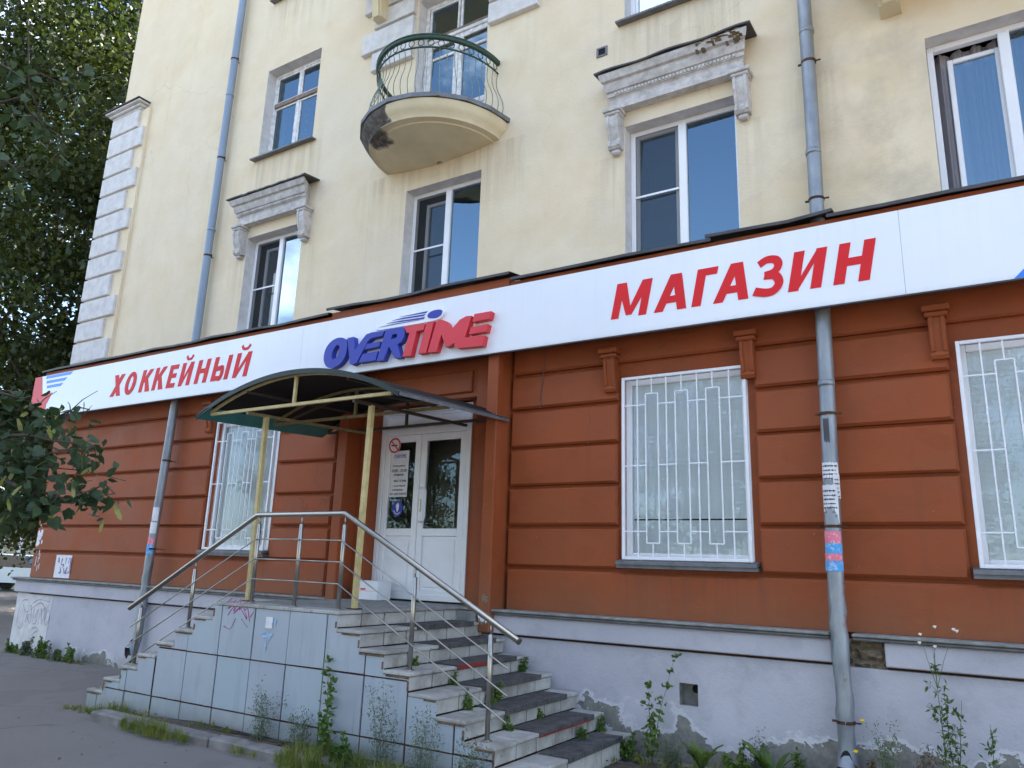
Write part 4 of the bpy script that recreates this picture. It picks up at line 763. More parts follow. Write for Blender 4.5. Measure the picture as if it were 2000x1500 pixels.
# ------------------------------------------------------------------ drainpipes
def pipe(x, ylist, zlist, r, mat, label, joints, clamps, foot=True, xs=None):
    t = thing('drainpipe', (x, ylist[-1], zlist[-1]), label, 'drainpipe')
    xs = xs or [x]*len(zlist)
    r_ = random.Random(int(x*10)); n_s = 150; P = []; RD = []
    def cat(v, u):
        i = min(len(v)-2, max(0, sum(1 for q in zlist[1:-1] if u <= q))); t_ = (zlist[i]-u)/(zlist[i]-zlist[i+1]); t_ = t_*t_*(3-2*t_)*.5+t_*.5; return v[i]+(v[i+1]-v[i])*t_
    for q in range(n_s+1):
        u = zlist[0]+(zlist[-1]-zlist[0])*q/n_s; lowf = max(0, min(1, (1.75-u)/.5)); P.append(Vector((cat(xs, u)+r_.gauss(0, .0035)*lowf, cat(ylist, u)+r_.gauss(0, .0035)*lowf, u))); RD.append(r*(1+lowf*r_.uniform(-.085, .03)))
    cuts = [0]+[q for q in range(12, n_s-10, 19)]+[n_s]
    for ca_, cb_ in zip(cuts, cuts[1:]):
        mb = MB(); mb.tube(P[ca_:cb_+1], RD[ca_:cb_+1], 16, False); mb.v = [(vx+r_.gauss(0, .0035)*max(0, min(1, (1.75-vz)/.4)), vy+r_.gauss(0, .0035)*max(0, min(1, (1.75-vz)/.4)), vz) for vx, vy, vz in mb.v]; mb.build('pipe_section', mat if P[cb_].z > 4.2 else 'pipe', t, True)
    for z, px, py in joints: mb = MB(); mb.tube([(px, py, z-.02), (px, py, z-.005), (px, py, z+.005), (px, py, z+.03)], [r*1.07, r*1.1, r*1.1, r*1.04], 16); mb.build('joint_collar', mat, t, True)
    for z, px, py in clamps:
        mb = MB(); mb.tube([(px, py, z-.012), (px, py, z+.012)], r*1.09, 16); mb.box(px-r*1.5, px-r*1.02, py-.008, py+.008, z-.008, z+.008); mb.box(px+r*1.02, px+r*1.7, py-.006, py+.006, z-.006, z+.006); mb.tube([(px, py+r, z), (px, max(.1, py+r+.08), z)], .007, 6); mb.build('clamp', 'rust', t)
    if foot:
        p, q = Vector((xs[-1], ylist[-1], zlist[-1])), None; mb = MB()
        n = 14; tops = [(p.x+r*math.cos(2*math.pi*i/n), p.y+r*math.sin(2*math.pi*i/n), p.z+.02) for i in range(n)]; bots = [(p.x+r*1.45*math.cos(2*math.pi*i/n), p.y-.07+r*1.3*math.sin(2*math.pi*i/n), p.z-.20+(.12 if math.sin(2*math.pi*i/n) < -.5 else 0)) for i in range(n)]
        mb.add(tops+bots, [(i, (i+1) % n, n+(i+1) % n, n+i) for i in range(n)]); mb.build('shoe', 'pipe', t, True); mb = MB(); mb.v = [(p.x+r*.78*math.cos(q*.349), p.y-r*1.12-.055*(1-max(0, math.sin(q*.349))), p.z-.10+.13*math.sin(q*.349)) for q in range(18)]; mb.f = [tuple(range(18))]; mb.mi = [0]; mb.build('mouth', 'black_hole', t)
    return t
PR = .066
rp_ = pipe(-1.06, [-.02, -.02, -.06, -.12, -.22, -.24, -.24], [TOPZ, 6.0, 4.9, 3.7, 1.35, .9, .30], PR, 'pipe', 'dented galvanised drainpipe plastered with flyers between two barred windows', [(6.9, -1.05, -.02), (5.55, -1.06, -.04), (3.25, -1.07, -.14)], [(6.55, -1.05, -.02), (5.05, -1.06, -.055), (2.98, -1.075, -.152), (2.02, -1.085, -.193), (.52, -1.08, -.24)], xs=[-1.04, -1.055, -1.06, -1.065, -1.09, -1.08, -1.08])
lp_ = pipe(-10.35, [-.0, -.0, -.0, -.12, -.18, -.2], [TOPZ, 5.3, 4.72, 3.9, 1.3, .42], .062, 'painted_pipe', 'blue-grey drainpipe running down beside the window nearest the building corner', [(9.3, -10.30, 0), (6.8, -10.30, 0)], [(10.0, -10.30, 0), (8.1, -10.30, 0), (6.35, -10.30, 0), (3.0, -10.42, -.135), (1.7, -10.42, -.17)], xs=[-10.29, -10.31, -10.315, -10.44, -10.43, -10.42])
def flyer(parent, x, y, r, z0, z1, a0, a1, mat, name='flyer'):
    mb = MB(); n = 8
    for i in range(n):
        t0, t1 = a0+(a1-a0)*i/n, a0+(a1-a0)*(i+1)/n; j = random.uniform(-.008, .008)
        mb.face([(x+r*math.sin(t0), y-r*math.cos(t0), z0+j), (x+r*math.sin(t1), y-r*math.cos(t1), z0-j), (x+r*math.sin(t1), y-r*math.cos(t1), z1+j), (x+r*math.sin(t0), y-r*math.cos(t0), z1-j)])
    return mb.build(name, mat, parent)
for i, (z0, z1, a0, a1, mt) in enumerate(((2.40, 2.55, -1.0, 1.2, 'paper'), (2.05, 2.36, -1.1, .9, 'paper'), (2.25, 2.45, .4, 1.4, 'paper'), (1.88, 1.98, -1.2, 1.0, 'pink_paper'), (1.80, 1.88, -1.1, 1.1, 'blue_paper'), (1.74, 1.80, -1.2, 1.0, 'pink_paper'), (1.66, 1.74, -1.2, 1.1, 'blue_paper'))):
    zz = (z0+z1)/2; yy = -.12-(3.7-zz)/2.35*.10; xx = -1.065-(3.7-zz)/2.35*.025; flyer(rp_, xx, yy, PR*1.05+.001*i, z0, z1, a0, a1, mt)
    if mt == 'paper':
        for q in range(int((z1-z0)/.035)): flyer(rp_, xx, yy, PR*1.05+.0015+.001*i, z0+.01+q*.035, z0+.017+q*.035+.004*(q % 2), a0+.15, a1-.2-.3*((q*7) % 3)/3, 'ink', 'print_line')
flyer(rp_, -1.073, -.155, PR*1.06, 2.72, 2.93, -.5, .2, 'ink', 'black_tag')
for i, (z0, z1, mt) in enumerate(((2.1, 2.3, 'paper'), (1.92, 2.08, 'paper'), (1.76, 1.86, 'pink_paper'), (1.62, 1.76, 'blue_paper'))): flyer(lp_, -10.43, -.12-(3.8-(z0+z1)/2)/2.5*.06, .062*1.07+.001*i, z0, z1, -.4, 1.3, mt)
# ------------------------------------------------------------------ entrance stairs
RISE, GO, LZ = .142, .276, 1.186
XL, XRR = -6.48, -4.84; YF, YW = -2.0, -.16
tiers_r = [(XRR+GO*i, LZ-RISE*i) for i in range(8)]; tiers_l = [(XL-GO*i, LZ-RISE*i) for i in range(8)]
st = thing('entrance_stairs', (-5.66, -1.0, 0), 'double flight of tiled steps and landing clad in blue-grey panels before the shop door', 'stairs')
TT = .028
mb = MB(); core = [(XL-GO*7+.03, -.02)]
for i in range(7, -1, -1): core += [(tiers_l[i][0]+.03, tiers_l[i][1]-TT-.002), (tiers_l[i][0]+GO+.03 if i else XL+.03, tiers_l[i][1]-TT-.002)]
for i in range(0, 8): core += [(tiers_r[i][0]-GO-.03 if i else XRR-.03, tiers_r[i][1]-TT-.002), (tiers_r[i][0]-.03, tiers_r[i][1]-TT-.002)]
core += [(XRR+GO*7-.03, -.02)]
cc = []
for p_ in core:
    if not cc or (abs(cc[-1][0]-p_[0])+abs(cc[-1][1]-p_[1])) > 1e-4: cc.append(p_)
mb.prism(cc, lambda x, z: (x, YF+.007, z), lambda x, z: (x, YW, z)); mb.build('stair_core', 'rust', st)
def top_at(x):
    if x < XL:  i = min(7, int((XL-x)/GO)+1)
    elif x > XRR: i = min(7, int((x-XRR)/GO)+1)
    else: i = 0
    return LZ-RISE*i-TT-.004
XLE, XRE = XL-GO*7, XRR+GO*7
xj = [-3.556-.4667*k_ for k_ in range(-3, 13)]; xj = sorted([x for x in xj if XLE+.02 < x < XRE-.02]+[XLE, XRE]); zj = [.0, .235, .70, 1.2]
brk = sorted([a for a, _ in tiers_l]+[a for a, _ in tiers_r]); gp = .0075
for a, b in zip(xj, xj[1:]):
    for c, d in zip(zj, zj[1:]):
        mb = MB(); sub = [a]+[x for x in brk if a < x < b]+[b]; ok = False; tlt = random.uniform(-.002, .006); jj = [random.uniform(-.003, .003) for _ in range(4)]
        for p0, p1 in zip(sub, sub[1:]):
            tp = min(d-gp, top_at((p0+p1)/2)); bt = c+gp if c > 0 else -.01; q0 = p0+gp if p0 == a else p0; q1 = p1-gp if p1 == b else p1
            if q1-q0 > .012 and tp-bt > .02: mb.add([(q0+jj[0]*.5, YF-tlt, bt+jj[0]), (q1+jj[1]*.5, YF-tlt-jj[2], bt+jj[1]), (q1+jj[2]*.5, YF-tlt+jj[3]*.6, tp), (q0+jj[3]*.5, YF-tlt, tp), (q0, YF+.006, bt), (q1, YF+.006, bt), (q1, YF+.006, tp), (q0, YF+.006, tp)], [(0, 1, 2, 3), (0, 4, 5, 1), (3, 2, 6, 7)]+([(0, 3, 7, 4)] if p0 == a or top_at(p0-.01) < tp-.01 else [])+([(1, 5, 6, 2)] if p1 == b or top_at(p1+.01) < tp-.01 else [])); ok = True
        if ok: mb.build('cladding_panel', 'panel', st)
def split(y0, y1, n): return [(y0+(y1-y0)*i/n, y0+(y1-y0)*(i+1)/n) for i in range(n)]
for side, tiers in ((1, tiers_r), (-1, tiers_l)):
    for i in range(1, 8):
        xn, zt = tiers[i]; xb = xn-side*GO
        for a, b in split(YF-.012, YW, 6):
            mb = MB(); j = random.uniform(-.003, .003); mb.box(min(xb-side*.0, xn+side*.012), max(xb, xn+side*.012), a+.004, b-.004, zt-TT+j, zt+j, .005); mb.build('tread_tile', 'tile', st)
    for i in range(0, 8):
        xn, zt = tiers[i]; zlow = zt-RISE+.002 if i < 7 else 0.0
        for a, b in split(YF+.002, YW, 6):
            mb = MB(); j = random.uniform(0, .003); mb.box(xn-side*.030, xn-side*.006+side*j, a+.007, b-.007, zlow+.006, zt-TT-.005, .003); mb.build('riser_tile', 'tile', st)
# rusted angle irons along the stepped panel edge
for side, tiers in ((1, tiers_r), (-1, tiers_l)):
    for i in range(0, 8):
        xn, zt = tiers[i]; xb = (xn-side*GO) if i else (XRR-.3 if side > 0 else XL+.3)
        if i and random.random() < .9:
            mb = MB(); L_ = random.uniform(.35, 1.0); mb.box(xn-side*GO*L_, xn+side*.004, YF-.0105, YF-.0055, zt-TT-.016, zt-TT-.003, .002); mb.build('edge_angle', 'rusty_edge', st)
        if i < 7 and random.random() < .8:
            mb = MB(); mb.box(xn-side*.016, xn+side*.003, YF-.0102, YF-.0052, zt-RISE+.006, zt-TT-.018-random.uniform(0, .05), .002); mb.build('edge_angle', 'rusty_edge', st)
# landing floor
for a, b in split(XL-.012, XRR+.012, 5):
    mb = MB(); mb.box(a+.002, b-.002, YF-.012, YF+.29, LZ-TT, LZ, .004); mb.build('edge_tile', 'tile', st)
mb = MB(); mb.box(XL-.012, XRR+.012, YF+.294, .14, LZ-TT, LZ-.003, .003); mb.build('landing_floor', 'concrete', st)
mb = MB(); mb.box(-6.42, -4.6, YW-.1, .145, .9, LZ-TT-.01); mb.build('threshold', 'concrete', st)
# scribble and stickers on the panels
scrib(-6.31, .93, .40, [[(0, .6), (.2, .75), (.1, .5), (.35, .72), (.3, .45), (.5, .75), (.5, .5), (.7, .74), (.7, .5), (.95, .72)], [(.1, .35), (.4, .6), (.8, .3), (.6, .55), (.3, .4), (.7, .65), (.9, .25)], [(.0, .1), (.25, .05), (.4, .3)], [(.6, .3), (.85, .12)], [(.0, .5), (.5, .62), (1.0, .55), (.9, .35)]], YF-.006, .011, 'scribble', 'magenta_ink', st)
mb = MB(); mb.box(-5.73, -5.64, YF-.0065, YF-.0045, .99, 1.09); mb.build('white_sticker', 'paper', st)
scrib(-5.80, .74, .3, [[(.05, .66), (.25, .72), (.45, .64), (.62, .70)], [(.15, .58), (.35, .60), (.5, .56)], [(.32, .56), (.33, .40), (.30, .18)], [(.42, .54), (.42, .42)], [(.5, .95), (.66, 1.1), (.62, .9)]], YF-.0055, .020, 'blue_smear', 'pale_blue', st)
# rubber mats on the right flight
nm = ['topmost step', 'second step down', 'third step down with a torn red edge', 'fourth step down', 'fifth step down', 'sixth step down with a reddish edge', 'lowest step, worn and ribbed']
for i in range(1, 8):
    xn, zt = tiers_r[i]; a, b = (-1.42, -.40) if i > 2 else (-1.25, -.35)
    a += random.uniform(-.05, .05)
    t = thing('step_mat', (xn-.12, (a+b)/2, zt), 'dark rubber mat on the '+nm[i-1], 'mat', 'rubber mats on the steps')
    mb = MB(); mb.box(xn-.255, xn+.020, a, b, zt+.004, zt+.013, .003); mb.build('rubber_sheet', 'mat', t)
    mb = MB(); mb.box(xn+.0125, xn+.026, a, b, zt-.030, zt+.0155, .003); mb.build('nosing', 'mat', t)
    if i in (3, 6):
        mb = MB(); mb.box(xn+.0262, xn+.030, a, a+.45 if i == 3 else b-.1, (zt-.024 if i == 3 else zt-.028), (zt+.012 if i == 3 else zt-.014), .001); mb.build('red_edge', 'red_rubber', t)

# ------------------------------------------------------------------ stainless handrail
RY = -1.87; hr = thing('stair_handrail', (-5.55, RY, LZ), 'stainless steel handrail with three thin rails along the front of the stairs', 'handrail')
A, B_ = (-6.16, 2.03), (-4.98, 2.035); EL, ER = (-8.08, 1.035), (-3.09, 1.065)
mb = MB(); mb.tube([(EL[0], RY, EL[1]), (A[0]-.02, RY, A[1]-.008), (A[0], RY, A[1]), (A[0]+.02, RY, A[1]), (B_[0]-.02, RY, B_[1]), (B_[0], RY, B_[1]), (B_[0]+.02, RY, B_[1]-.008), (ER[0], RY, ER[1])], .025, 14); mb.build('top_rail', 'stainless', hr, True)
mb = MB(); mb.tube([(ER[0]-.001, RY, ER[1]+.0005), (ER[0]+.012, RY, ER[1]-.006)], .0256, 14); mb.build('end_cap', 'mat', hr)
def rail_z(x): return A[1]+(x-A[0])*(EL[1]-A[1])/(EL[0]-A[0]) if x < A[0] else (B_[1] if x < B_[0] else B_[1]+(x-B_[0])*(ER[1]-B_[1])/(ER[0]-B_[0]))
for x in (-7.86, -7.03, -6.12, -5.53, -4.97, -4.12, -3.34):
    z0 = top_at(x)+TT+.004; z1 = rail_z(x)-.10
    mb = MB(); mb.tube([(x, RY, z0), (x, RY, z1), (x, RY, z1+.006)], [.0195, .0195, .012], 12); mb.tube([(x, RY, z1), (x, RY, rail_z(x)-.02)], .007, 8); mb.tube([(x, RY, z0+.001), (x, RY, z0+.008)], [.034, .032], 12); mb.build('post', 'stainless', hr, True)
for dz in (.24, .43, .62):
    for (xa, xb) in ((-7.98, -6.12), (-6.12, -5.53), (-5.53, -4.97), (-4.97, -3.16)):
        za, zb_ = rail_z(xa)-dz, rail_z(xb)-dz
        mb = MB(); yy = RY-.026; mb.tube([(xa, yy, za), (xb, yy, zb_)], .0065, 8); mb.build('thin_rail', 'stainless', hr, True)

# ------------------------------------------------------------------ canopy
cp = thing('entrance_canopy', (-5.82, -1.0, LZ), 'arched canopy with cream steel frame and dark sheet roof over the door', 'canopy')
CX, HW, RS = -5.82, 1.42, .345; RR = (HW*HW+RS*RS)/(2*RS)
def cz(x, y, base=3.11): return base+.048*(y+1.92)+math.sqrt(max(0, RR*RR-(x-CX)**2))-(RR-RS)
mb = MB(); n = 28; ny = 4; ysr = np.linspace(-1.93, -.05, ny+1)
for i in range(n):
    xa, xb = CX-HW+2*HW*i/n, CX-HW+2*HW*(i+1)/n
    for j in range(ny):
        y0, y1 = ysr[j], ysr[j+1]
        for dz in (0, .012): mb.face([(xa, y0, cz(xa, y0)+dz), (xb, y0, cz(xb, y0)+dz), (xb, y1, cz(xb, y1)+dz), (xa, y1, cz(xa, y1)+dz)])
    mb.face([(xa, -1.93, cz(xa, -1.93)), (xb, -1.93, cz(xb, -1.93)), (xb, -1.93, cz(xb, -1.93)+.012), (xa, -1.93, cz(xa, -1.93)+.012)])
mb.build('roof_sheet', 'roof_sheet', cp, True)
mb = MB()
for (xa, dx, mt) in ((CX-HW, -1, 0), ):
    for j in range(8):
        y0, y1 = -1.95+1.9*j/8, -1.95+1.9*(j+1)/8; z0, z1 = cz(xa, y0), cz(xa, y1)
        mb.add([(xa-.03, y0, z0-.03), (xa-.03, y1, z1-.03), (xa+.17, y1, cz(xa+.17, y1)-.008), (xa+.17, y0, cz(xa+.17, y0)-.008), (xa-.02, y0, z0-.012), (xa-.02, y1, z1-.012)], [(0, 1, 2, 3), (0, 4, 5, 1), (4, 3, 2, 5)])
mb.build('eave_strip', 'teal_sheet', cp)
mb = MB(); arcp = [(x, cz(x, -1.94)) for x in np.linspace(CX-HW-.02, CX+HW+.02, 30)]
for (xa, za), (xb, zb_) in zip(arcp, arcp[1:]): mb.add([(xa, -1.945, za-.035), (xb, -1.945, zb_-.035), (xb, -1.945, zb_+.016), (xa, -1.945, za+.016), (xa, -1.932, za-.035), (xb, -1.932, zb_-.035), (xb, -1.932, zb_+.016), (xa, -1.932, za+.016)], [(0, 1, 2, 3), (7, 6, 5, 4), (0, 4, 5, 1), (3, 2, 6, 7)])
mb.build('front_trim', 'dark_green', cp)
mb = MB(); xa = CX+HW
for j in range(8):
    y0, y1 = -1.93+1.88*j/8, -1.93+1.88*(j+1)/8; mb.add([(xa-.03, y0, cz(xa-.03, y0)+.014), (xa+.012, y0, cz(xa, y0)-.002), (xa+.012, y1, cz(xa, y1)-.002), (xa-.03, y1, cz(xa-.03, y1)+.014), (xa+.012, y0, cz(xa, y0)-.03), (xa+.012, y1, cz(xa, y1)-.03)], [(0, 1, 2, 3), (1, 4, 5, 2)])
mb.build('eave_trim', 'sill_metal', cp)
for y, mt in ((-1.86, 'cream_paint'), (-.98, 'shaded_cream'), (-.10, 'deep_shade_cream')):  # ribs darken towards the wall, shade under the roof painted into them
    hw = 1.30; mb = MB(); P = [(x, y, cz(x, y)-.024) for x in np.linspace(CX-hw, CX+hw, 22)]
    for a, b in zip(P, P[1:]): mb.bar(a, b, .025, .025)
    mb.build('arch_rib', mt, cp)
    zc = cz(CX-hw, y)-.045; mb = MB(); mb.bar((CX-hw+.01, y, zc), (CX+hw-.01, y, zc), .03, .03); mb.build('tie_beam', mt, cp)
    mb = MB(); mb.bar((CX, y, zc+.016), (CX, y, cz(CX, y)-.038), .028, .028); mb.build('king_post', mt, cp)
for x, nm_ in ((-6.50, 0), (-4.99, 1)):
    za, zb_ = cz(CX-1.3, -1.86)-.078, cz(CX-1.3, -.1)-.078
    mb = MB(); mb.bar((x, -1.875, za), (x, -.02, zb_), .03, .03); mb.build('side_beam', 'shaded_cream' if nm_ == 0 else 'deep_shade_cream', cp)
    mb = MB(); mb.bar((x+(.03 if nm_ == 0 else -.02), -1.62, LZ), (x, -1.62, za+.002), .045, .045); mb.build('post', 'cream_paint', cp)
    mb = MB(); mb.box(x-.05+(.03 if nm_ == 0 else -.02), x+.05+(.03 if nm_ == 0 else -.02), -1.67, -1.57, LZ+.0005, LZ+.008); mb.build('base_plate', 'rust', cp)
for s_ in (-1, 1):
    for (x, off_) in ((CX+s_*.72, 0), ):
        mb = MB(); mb.bar((x, -1.87, cz(x, -1.86)-.05), (x, -.06, cz(x, -.1)-.05), .022, .022); mb.build('purlin', 'deep_shade_cream', cp)
    mb = MB(); mb.bar((CX+s_*.1, -.98, cz(CX, -.98)-.06), (CX+s_*1.2, -.98, cz(CX+1.25, -.98)-.07), .02, .02); mb.build('brace', 'deep_shade_cream', cp)

# ------------------------------------------------------------------ notices on the door, box on the landing
nt_ = thing('opening_hours_notice', (-6.12, DY+.03, 2.40), 'pale paper notice with opening hours behind the left door glass', 'notice')
mb = MB(); mb.box(-6.26, -5.975, DY+.026, DY+.029, 2.40, 2.97); mb.build('sheet', 'paper', nt_)
its = []
def line(txt, z, h, x0=-6.235, x1=-6.0, mat='ink'): its.append(letter(txt, x0, x1, z, z+h, mat, DY+.0235, DY+.0255, 0, 0))
line('OVERTIME', 2.88, .045, -6.21, -6.02, 'sign_blue'); line('Режим работы', 2.765, .032, -6.22, -6.03); line('10:00 - 20:00', 2.705, .038); line('ежедневно', 2.655, .03, -6.2, -6.04); line('магазин', 2.585, .026, -6.19, -6.0); line('хоккейной', 2.525, .026, -6.19, -6.01); line('экипировки', 2.47, .026, -6.21, -6.04); line('все для хоккея', 2.42, .03, -6.24, -5.99)
make_letters(its, nt_, 'print_line')
ns = thing('no_smoking_sign', (-6.20, DY+.03, 3.0), 'round red no smoking sticker at the top of the left door leaf', 'sticker')
def ringm(cx, cz_, r0, r1, y, n=28):
    mb = MB(); mb.v = [(cx+r*math.cos(2*math.pi*i/n), y, cz_+r*math.sin(2*math.pi*i/n)) for r in (r0, r1) for i in range(n)]; mb.f = [(i, (i+1) % n, n+(i+1) % n, n+i) for i in range(n)]; mb.mi = [0]*n; return mb
mb = MB(); mb.v = [(-6.20+.098*math.cos(i*.2244), DY+.0065, 3.04+.098*math.sin(i*.2244)) for i in range(28)]; mb.f = [tuple(range(28))]; mb.mi = [0]; mb.build('disc', 'paper', ns)
ringm(-6.20, 3.04, .074, .096, DY+.0055).build('red_ring', 'logo_red', ns); mb = MB(); mb.add([(-6.262, DY+.0052, 3.09), (-6.25, DY+.0052, 3.102), (-6.138, DY+.0052, 2.99), (-6.15, DY+.0052, 2.978)], [(0, 1, 2, 3)]); mb.build('red_bar', 'logo_red', ns)
mb = MB(); mb.add([(-6.255, DY+.006, 3.03), (-6.16, DY+.006, 3.03), (-6.16, DY+.006, 3.05), (-6.255, DY+.006, 3.05)], [(0, 1, 2, 3)]); mb.build('cigarette', 'ink', ns)
bs = thing('blue_sticker', (-6.11, DY+.03, 2.2), 'round blue sticker with a white figure on the left door glass', 'sticker')
mb = MB(); mb.v = [(-6.11+.082*math.cos(i*.2244), DY+.029, 2.26+.095*math.sin(i*.2244)) for i in range(28)]; mb.f = [tuple(range(28))]; mb.mi = [0]; mb.build('disc', 'sign_blue', bs)
mb = MB(); y = DY+.028; mb.add([(-6.135, y, 2.30), (-6.10, y, 2.335), (-6.085, y, 2.30), (-6.09, y, 2.25), (-6.11, y, 2.21), (-6.125, y, 2.25)], [(0, 1, 2, 3, 4, 5)]); ribbon(mb, [(-6.165, 2.235), (-6.14, 2.20), (-6.105, 2.188), (-6.07, 2.21)], .010, y-.0004); mb.build('figure', 'paper', bs)
bx = thing('cardboard_box', (-6.12, -.10, LZ), 'white cardboard box standing on the landing beside the door', 'box')
mb = MB(); mb.box(-6.36, -6.02, -.18, .06, LZ+.001, LZ+.215, .004); mb.build('carton', 'carton', bx)
mb = MB(); mb.face([(-6.36, -.1805, LZ+.1), (-6.02, -.1805, LZ+.1), (-6.02, -.1805, LZ+.103), (-6.36, -.1805, LZ+.103)]); mb.face([(-6.28, -.1808, LZ+.11), (-6.20, -.1808, LZ+.11), (-6.20, -.1808, LZ+.13), (-6.28, -.1808, LZ+.13)]); mb.build('print_mark', 'logo_red', bx)
mb = MB(); mb.box(-6.355, -6.025, -.065, -.055, LZ+.2152, LZ+.2162); mb.build('tape', 'carton', bx)

# ------------------------------------------------------------------ kerb stones
for i, (a, b, y, tz) in enumerate(((-7.72, -6.95, -2.27, .02), (-6.94, -5.95, -2.25, -.01), (-5.94, -4.96, -2.24, .0), (-4.94, -3.9, -2.23, .01))):
    mb = MB(); mb.box(a, b, y-.085, y+.085, -.02, .085+tz*.4, .018); o = mb.build('kerb_stone', 'kerbstone'); o.rotation_euler.z = 0
    tag(o, ('end kerb stone with a grass tuft growing against it', 'long kerb stone beside the grass tuft', 'kerb stone before the panel with the blue smear', 'kerb stone half hidden by thick grass')[i], 'kerb', 'kerb stones before the stairs')

# ------------------------------------------------------------------ vegetation
LEAF4 = np.array([[0, 0, 0], [.42, .42, .10], [0, 1, .02], [-.42, .42, .10]], dtype=np.float32); LF4 = np.array([[0, 1, 2], [0, 2, 3]])
HEART = np.array([[0, .06, 0], [.22, -.06, .03], [.47, .14, .07], [.45, .46, .07], [.22, .78, .03], [0, 1.05, -.04], [-.22, .78, .03], [-.45, .46, .07], [-.47, .14, .07], [-.22, -.06, .03], [0, .5, -.02]], dtype=np.float32)
HF = np.array([[10, 0, 1], [10, 1, 2], [10, 2, 3], [10, 3, 4], [10, 4, 5], [10, 5, 6], [10, 6, 7], [10, 7, 8], [10, 8, 9], [10, 9, 0]])
def rand_frames(n, rg, droop=0.5):
    d = rg.normal(size=(n, 3)); d[:, 2] -= droop; d /= np.linalg.norm(d, axis=1, keepdims=True)
    u = rg.normal(size=(n, 3)); u[:, 2] *= .4; u -= d*(u*d).sum(1, keepdims=True); u /= np.linalg.norm(u, axis=1, keepdims=True)+1e-6
    return u, d, np.cross(u, d)
def leaves(centers, size, rg, tmpl=LEAF4, tf=LF4, droop=.5):
    n = len(centers); u, d, nn = rand_frames(n, rg, droop); s = size*rg.uniform(.6, 1.25, size=(n, 1, 1))
    V = centers[:, None, :]+s*(tmpl[None, :, 0:1]*u[:, None, :]+tmpl[None, :, 1:2]*d[:, None, :]+tmpl[None, :, 2:3]*nn[:, None, :])
    F = tf[None]+(np.arange(n)*len(tmpl))[:, None, None]; return V.reshape(-1, 3), F.reshape(-1, 3)
def limb(mb, a, b, r0, r1, rd, n=6, wob=.12):
    a, b = Vector(a), Vector(b); L = (b-a).length; P = [a.lerp(b, i/n)+Vector((rd.uniform(-1, 1), rd.uniform(-1, 1), rd.uniform(-.5, .5)))*wob*L*.15*(1 if 0 < i < n else 0) for i in range(n+1)]
    mb.tube(P, [r0+(r1-r0)*i/n for i in range(n+1)], 8); return P
def tree(name, base, h, crown_r, crown_z, n_clump, per, size, seed, label, mat='leaf_far', group=None, trunk_r=.22, lean=(0, 0)):
    rg = np.random.default_rng(seed); rd = random.Random(seed); t = thing(name, base, label, 'tree', group); bx_, by_, bz = base
    mb = MB(); top = Vector((bx_+lean[0], by_+lean[1], crown_z)); limb(mb, base, top, trunk_r, trunk_r*.5, rd, 8, .1)
    cl = []
    for i in range(n_clump):
        v = rg.normal(size=3); v /= np.linalg.norm(v); rad = rg.uniform(.35, 1.0)**.6
        c = np.array([top.x+v[0]*crown_r*rad, top.y+v[1]*crown_r*rad, crown_z+(h-crown_z)*.45+v[2]*(h-crown_z)*.75*rad]); c[2] = max(c[2], crown_z*.55); cl.append(c)
    for c in cl[:26]:
        s = Vector((bx_, by_, bz)).lerp(top, rd.uniform(.55, 1.0)); limb(mb, s, Vector(c), trunk_r*.30, .015, rd, 6, .5)
    limb(mb, top, top+Vector((rd.uniform(-.5, .5), rd.uniform(-.5, .5), (h-crown_z)*.8)), trunk_r*.5, .03, rd, 8, .2); mb.build('trunk', 'bark', t, True)
    pts = []
    for c in cl:
        sp = rg.uniform(.45, .95)*crown_r*.17; k_ = int(per*rg.uniform(.5, 1.4)); pts.append(c+rg.normal(size=(k_, 3))*np.array([sp, sp, sp*.6]))
    V, F = leaves(np.concatenate(pts), size, rg); np_mesh('crown', V, F, mat, t); return t
def copy_tree(o, loc, label=None):
    c = o.copy(); C.objects.link(c); c.location = loc; c.rotation_euler.z = random.uniform(0, 6.28)
    if label: c['label'] = label
    for ch in list(o.children): d_ = ch.copy(); C.objects.link(d_); d_.parent = c
    return c
tree('street_tree', (-20.5, 3.6, 0), 19.0, 4.8, 4.6, 380, 300, .15, 1, 'tall dense broadleaf tree beyond the building corner', trunk_r=.26)
tree('street_tree', (-21.8, 11.0, 0), 14.5, 4.6, 4.6, 110, 280, .14, 9, 'unseen broadleaf tree added beside the gable to shade the ground past the corner', trunk_r=.25)  # hidden behind the building, added only to cast shade on the far ground
tree('street_tree', (-27.5, 7.5, 0), 19.0, 5.4, 4.2, 210, 280, .17, 2, 'dark broadleaf tree standing farther down the street behind the corner tree', trunk_r=.28)
tree('street_tree', (-33.0, 15.0, 0), 12.0, 5.5, 3.0, 130, 280, .17, 5, 'distant rounded tree behind the parked car', trunk_r=.25)
# trees across the street, seen in the window panes
ot = tree('avenue_tree', (-8.5, -20.0, 0), 11.0, 3.2, 3.6, 110, 200, .14, 21, 'avenue tree across the street facing the shop front', group='trees across the street', trunk_r=.22)
for x, y in ((-15.5, -21), (-1.5, -20.5), (-23, -20.5), (5.5, -21), (-31, -21.5), (12, -20.5)): copy_tree(ot, (x, y, 0))

